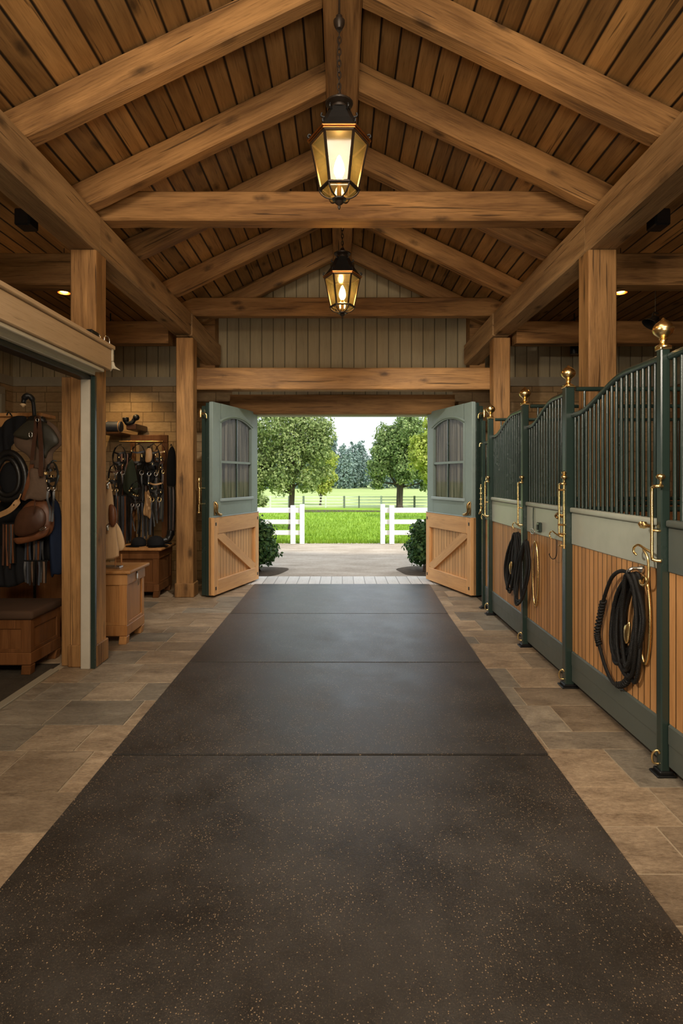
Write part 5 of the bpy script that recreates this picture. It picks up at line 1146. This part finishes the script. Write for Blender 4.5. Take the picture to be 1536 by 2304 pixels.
# laurel bushes by the door
for s, lab in ((-1, 'dark laurel bush outside the doorway beside the tack room door'), (1, 'dark laurel bush outside the doorway beside the stall side door')):
    t = thing('laurel_bush', lab, 'bush', (s * 1.46, 9.78, 0), 0.6 * s, 'laurel bushes flanking the doorway'); t.scale = (1.06, 1.06, 1.10); r = random.Random(20 + s)
    bm = B()
    for k in range(9): branchy(bm, (r.uniform(-.05, .05), r.uniform(-.05, .05), -0.008), (r.uniform(-.3, .3), r.uniform(-.25, .25), r.uniform(.4, .75)), 0.014, 0.005, r)
    obj('stem', bm, M['bark'], t)
    bm = B(); leaves(bm, [(0, 0, 0.50, 0.30), (-0.14, 0.0, 0.32, 0.26), (0.16, 0, 0.34, 0.26), (0.02, -0.1, 0.72, 0.20), (-0.1, 0.1, 0.62, 0.2), (0.12, 0.05, 0.60, 0.2), (0, -0.2, 0.40, 0.24), (0.0, 0.2, 0.3, 0.25)], 5200, 0.062, r); obj('foliage', bm, M['leaf_bush'], t, recalc=False)
# wooded horizon: each tree its own
rf = random.Random(8)
spots = []
for row, (y, hh) in enumerate(((85, 7.0), (90.5, 8.0), (96, 8.8))):
    for k in range(7): spots.append((-16 + k * 5.3 + row * 1.75 + rf.uniform(-.3, .3), y, hh * rf.uniform(0.9, 1.1) + 0.03 * abs(-16 + k * 5.3)))
for i, (x, y, h) in enumerate(spots):
    lob = [(rf.uniform(-.4, .4), rf.uniform(-.2, .2), h * f, R * rf.uniform(0.85, 1.1)) for f, R in ((0.10, 1.5), (0.22, 1.9), (0.36, 2.0), (0.50, 1.8), (0.64, 1.5), (0.77, 1.1), (0.88, 0.75), (0.96, 0.4))]
    t = thing('forest_tree', 'tall blue green tree in the hazy wood on the horizon', 'tree', (x, y, -0.03), 0, 'hazy wood on the horizon')
    bm = B(); tube(bm, [(0, 0, 0), (0, 0, h * 0.9)], [0.18, 0.05], 7); obj('trunk', bm, M['bark'], t)
    bm = B(); leaves(bm, lob, 2600, 0.36, rf); obj('foliage', bm, M['leaf_far'], t, recalc=False)

# ------------------------------------------------------------------ light
w = bpy.data.worlds.new('overcast sky'); SC.world = w; w.use_nodes = True; wt = w.node_tree; wt.nodes.clear()
wo = wt.nodes.new('ShaderNodeOutputWorld'); bg = wt.nodes.new('ShaderNodeBackground'); tc = wt.nodes.new('ShaderNodeTexCoord'); sx = wt.nodes.new('ShaderNodeSeparateXYZ'); cr = wt.nodes.new('ShaderNodeValToRGB')
wt.links.new(tc.outputs['Generated'], sx.inputs[0]); wt.links.new(sx.outputs[2], cr.inputs[0])
e = cr.color_ramp.elements; e[0].position = 0.0; e[0].color = (1.02, 1.05, 1.06, 1); e[1].position = 0.55; e[1].color = (1.78, 2.0, 2.22, 1)
wt.links.new(cr.outputs[0], bg.inputs[0]); bg.inputs[1].default_value = 1.0; wt.links.new(bg.outputs[0], wo.inputs[0])
def light(name, typ, loc, rot, energy, col, **k):
    l = bpy.data.lights.new(name, typ); l.energy = energy; l.color = col
    for a, b in k.items(): setattr(l, a, b)
    o = bpy.data.objects.new(name, l); C.objects.link(o); o.location = loc; o.rotation_euler = rot; return o
light('sun', 'SUN', (0, 0, 20), (math.radians(42), 0, math.radians(38)), 3.8, (1.0, 0.91, 0.76), angle=math.radians(6))
# unseen lamps without fixtures: added warm fills, and a spot from the left
light('barn_fill', 'AREA', (0.0, -1.2, 3.9), (math.radians(58), 0, 0), 200, (1.0, 0.84, 0.64), shape='RECTANGLE', size=3.0, size_y=1.2)  # added fill behind the camera for floor and beams
for sx_ in (-1, 1):
    light('door_fill', 'SPOT', (sx_ * 0.9, 5.32, 4.06), (math.radians(38), 0, math.radians(-10 * sx_)), 270, (1.0, 0.92, 0.80), spot_size=1.35, spot_blend=0.7, shadow_soft_size=0.06)  # added spots hidden behind the tie beam to brighten doors and floor
light('roof_fill', 'AREA', (0.0, -1.8, 1.0), (math.radians(122), 0, 0), 42, (1.0, 0.87, 0.70), shape='RECTANGLE', size=1.6, size_y=1.0, spread=math.radians(100))  # added fill aimed up at the roof timbers
light('aisle_fill', 'AREA', (0.0, 1.6, 4.45), (0, 0, 0), 40, (1.0, 0.86, 0.68), shape='RECTANGLE', size=1.6, size_y=2.5)  # added fill over the near aisle
light('side_light', 'SPOT', (-1.7, 1.6, 2.9), (math.radians(62), 0, math.radians(-40)), 330, (1.0, 0.90, 0.76), spot_size=1.5, spot_blend=0.6, shadow_soft_size=0.10)

SC.view_settings.view_transform = 'Standard'
SC.view_settings.look = 'None'
SC.view_settings.exposure = 0.0
SC.cycles.use_denoising = True
SC.cycles.use_adaptive_sampling = True; SC.cycles.adaptive_threshold = 0.06; SC.cycles.adaptive_min_samples = 16
SC.cycles.max_bounces = 6; SC.cycles.diffuse_bounces = 3; SC.cycles.glossy_bounces = 3; SC.cycles.transparent_max_bounces = 8; SC.cycles.transmission_bounces = 4
SC.cycles.sample_clamp_indirect = 6.0
SC.cycles.caustics_reflective = False; SC.cycles.caustics_refractive = False
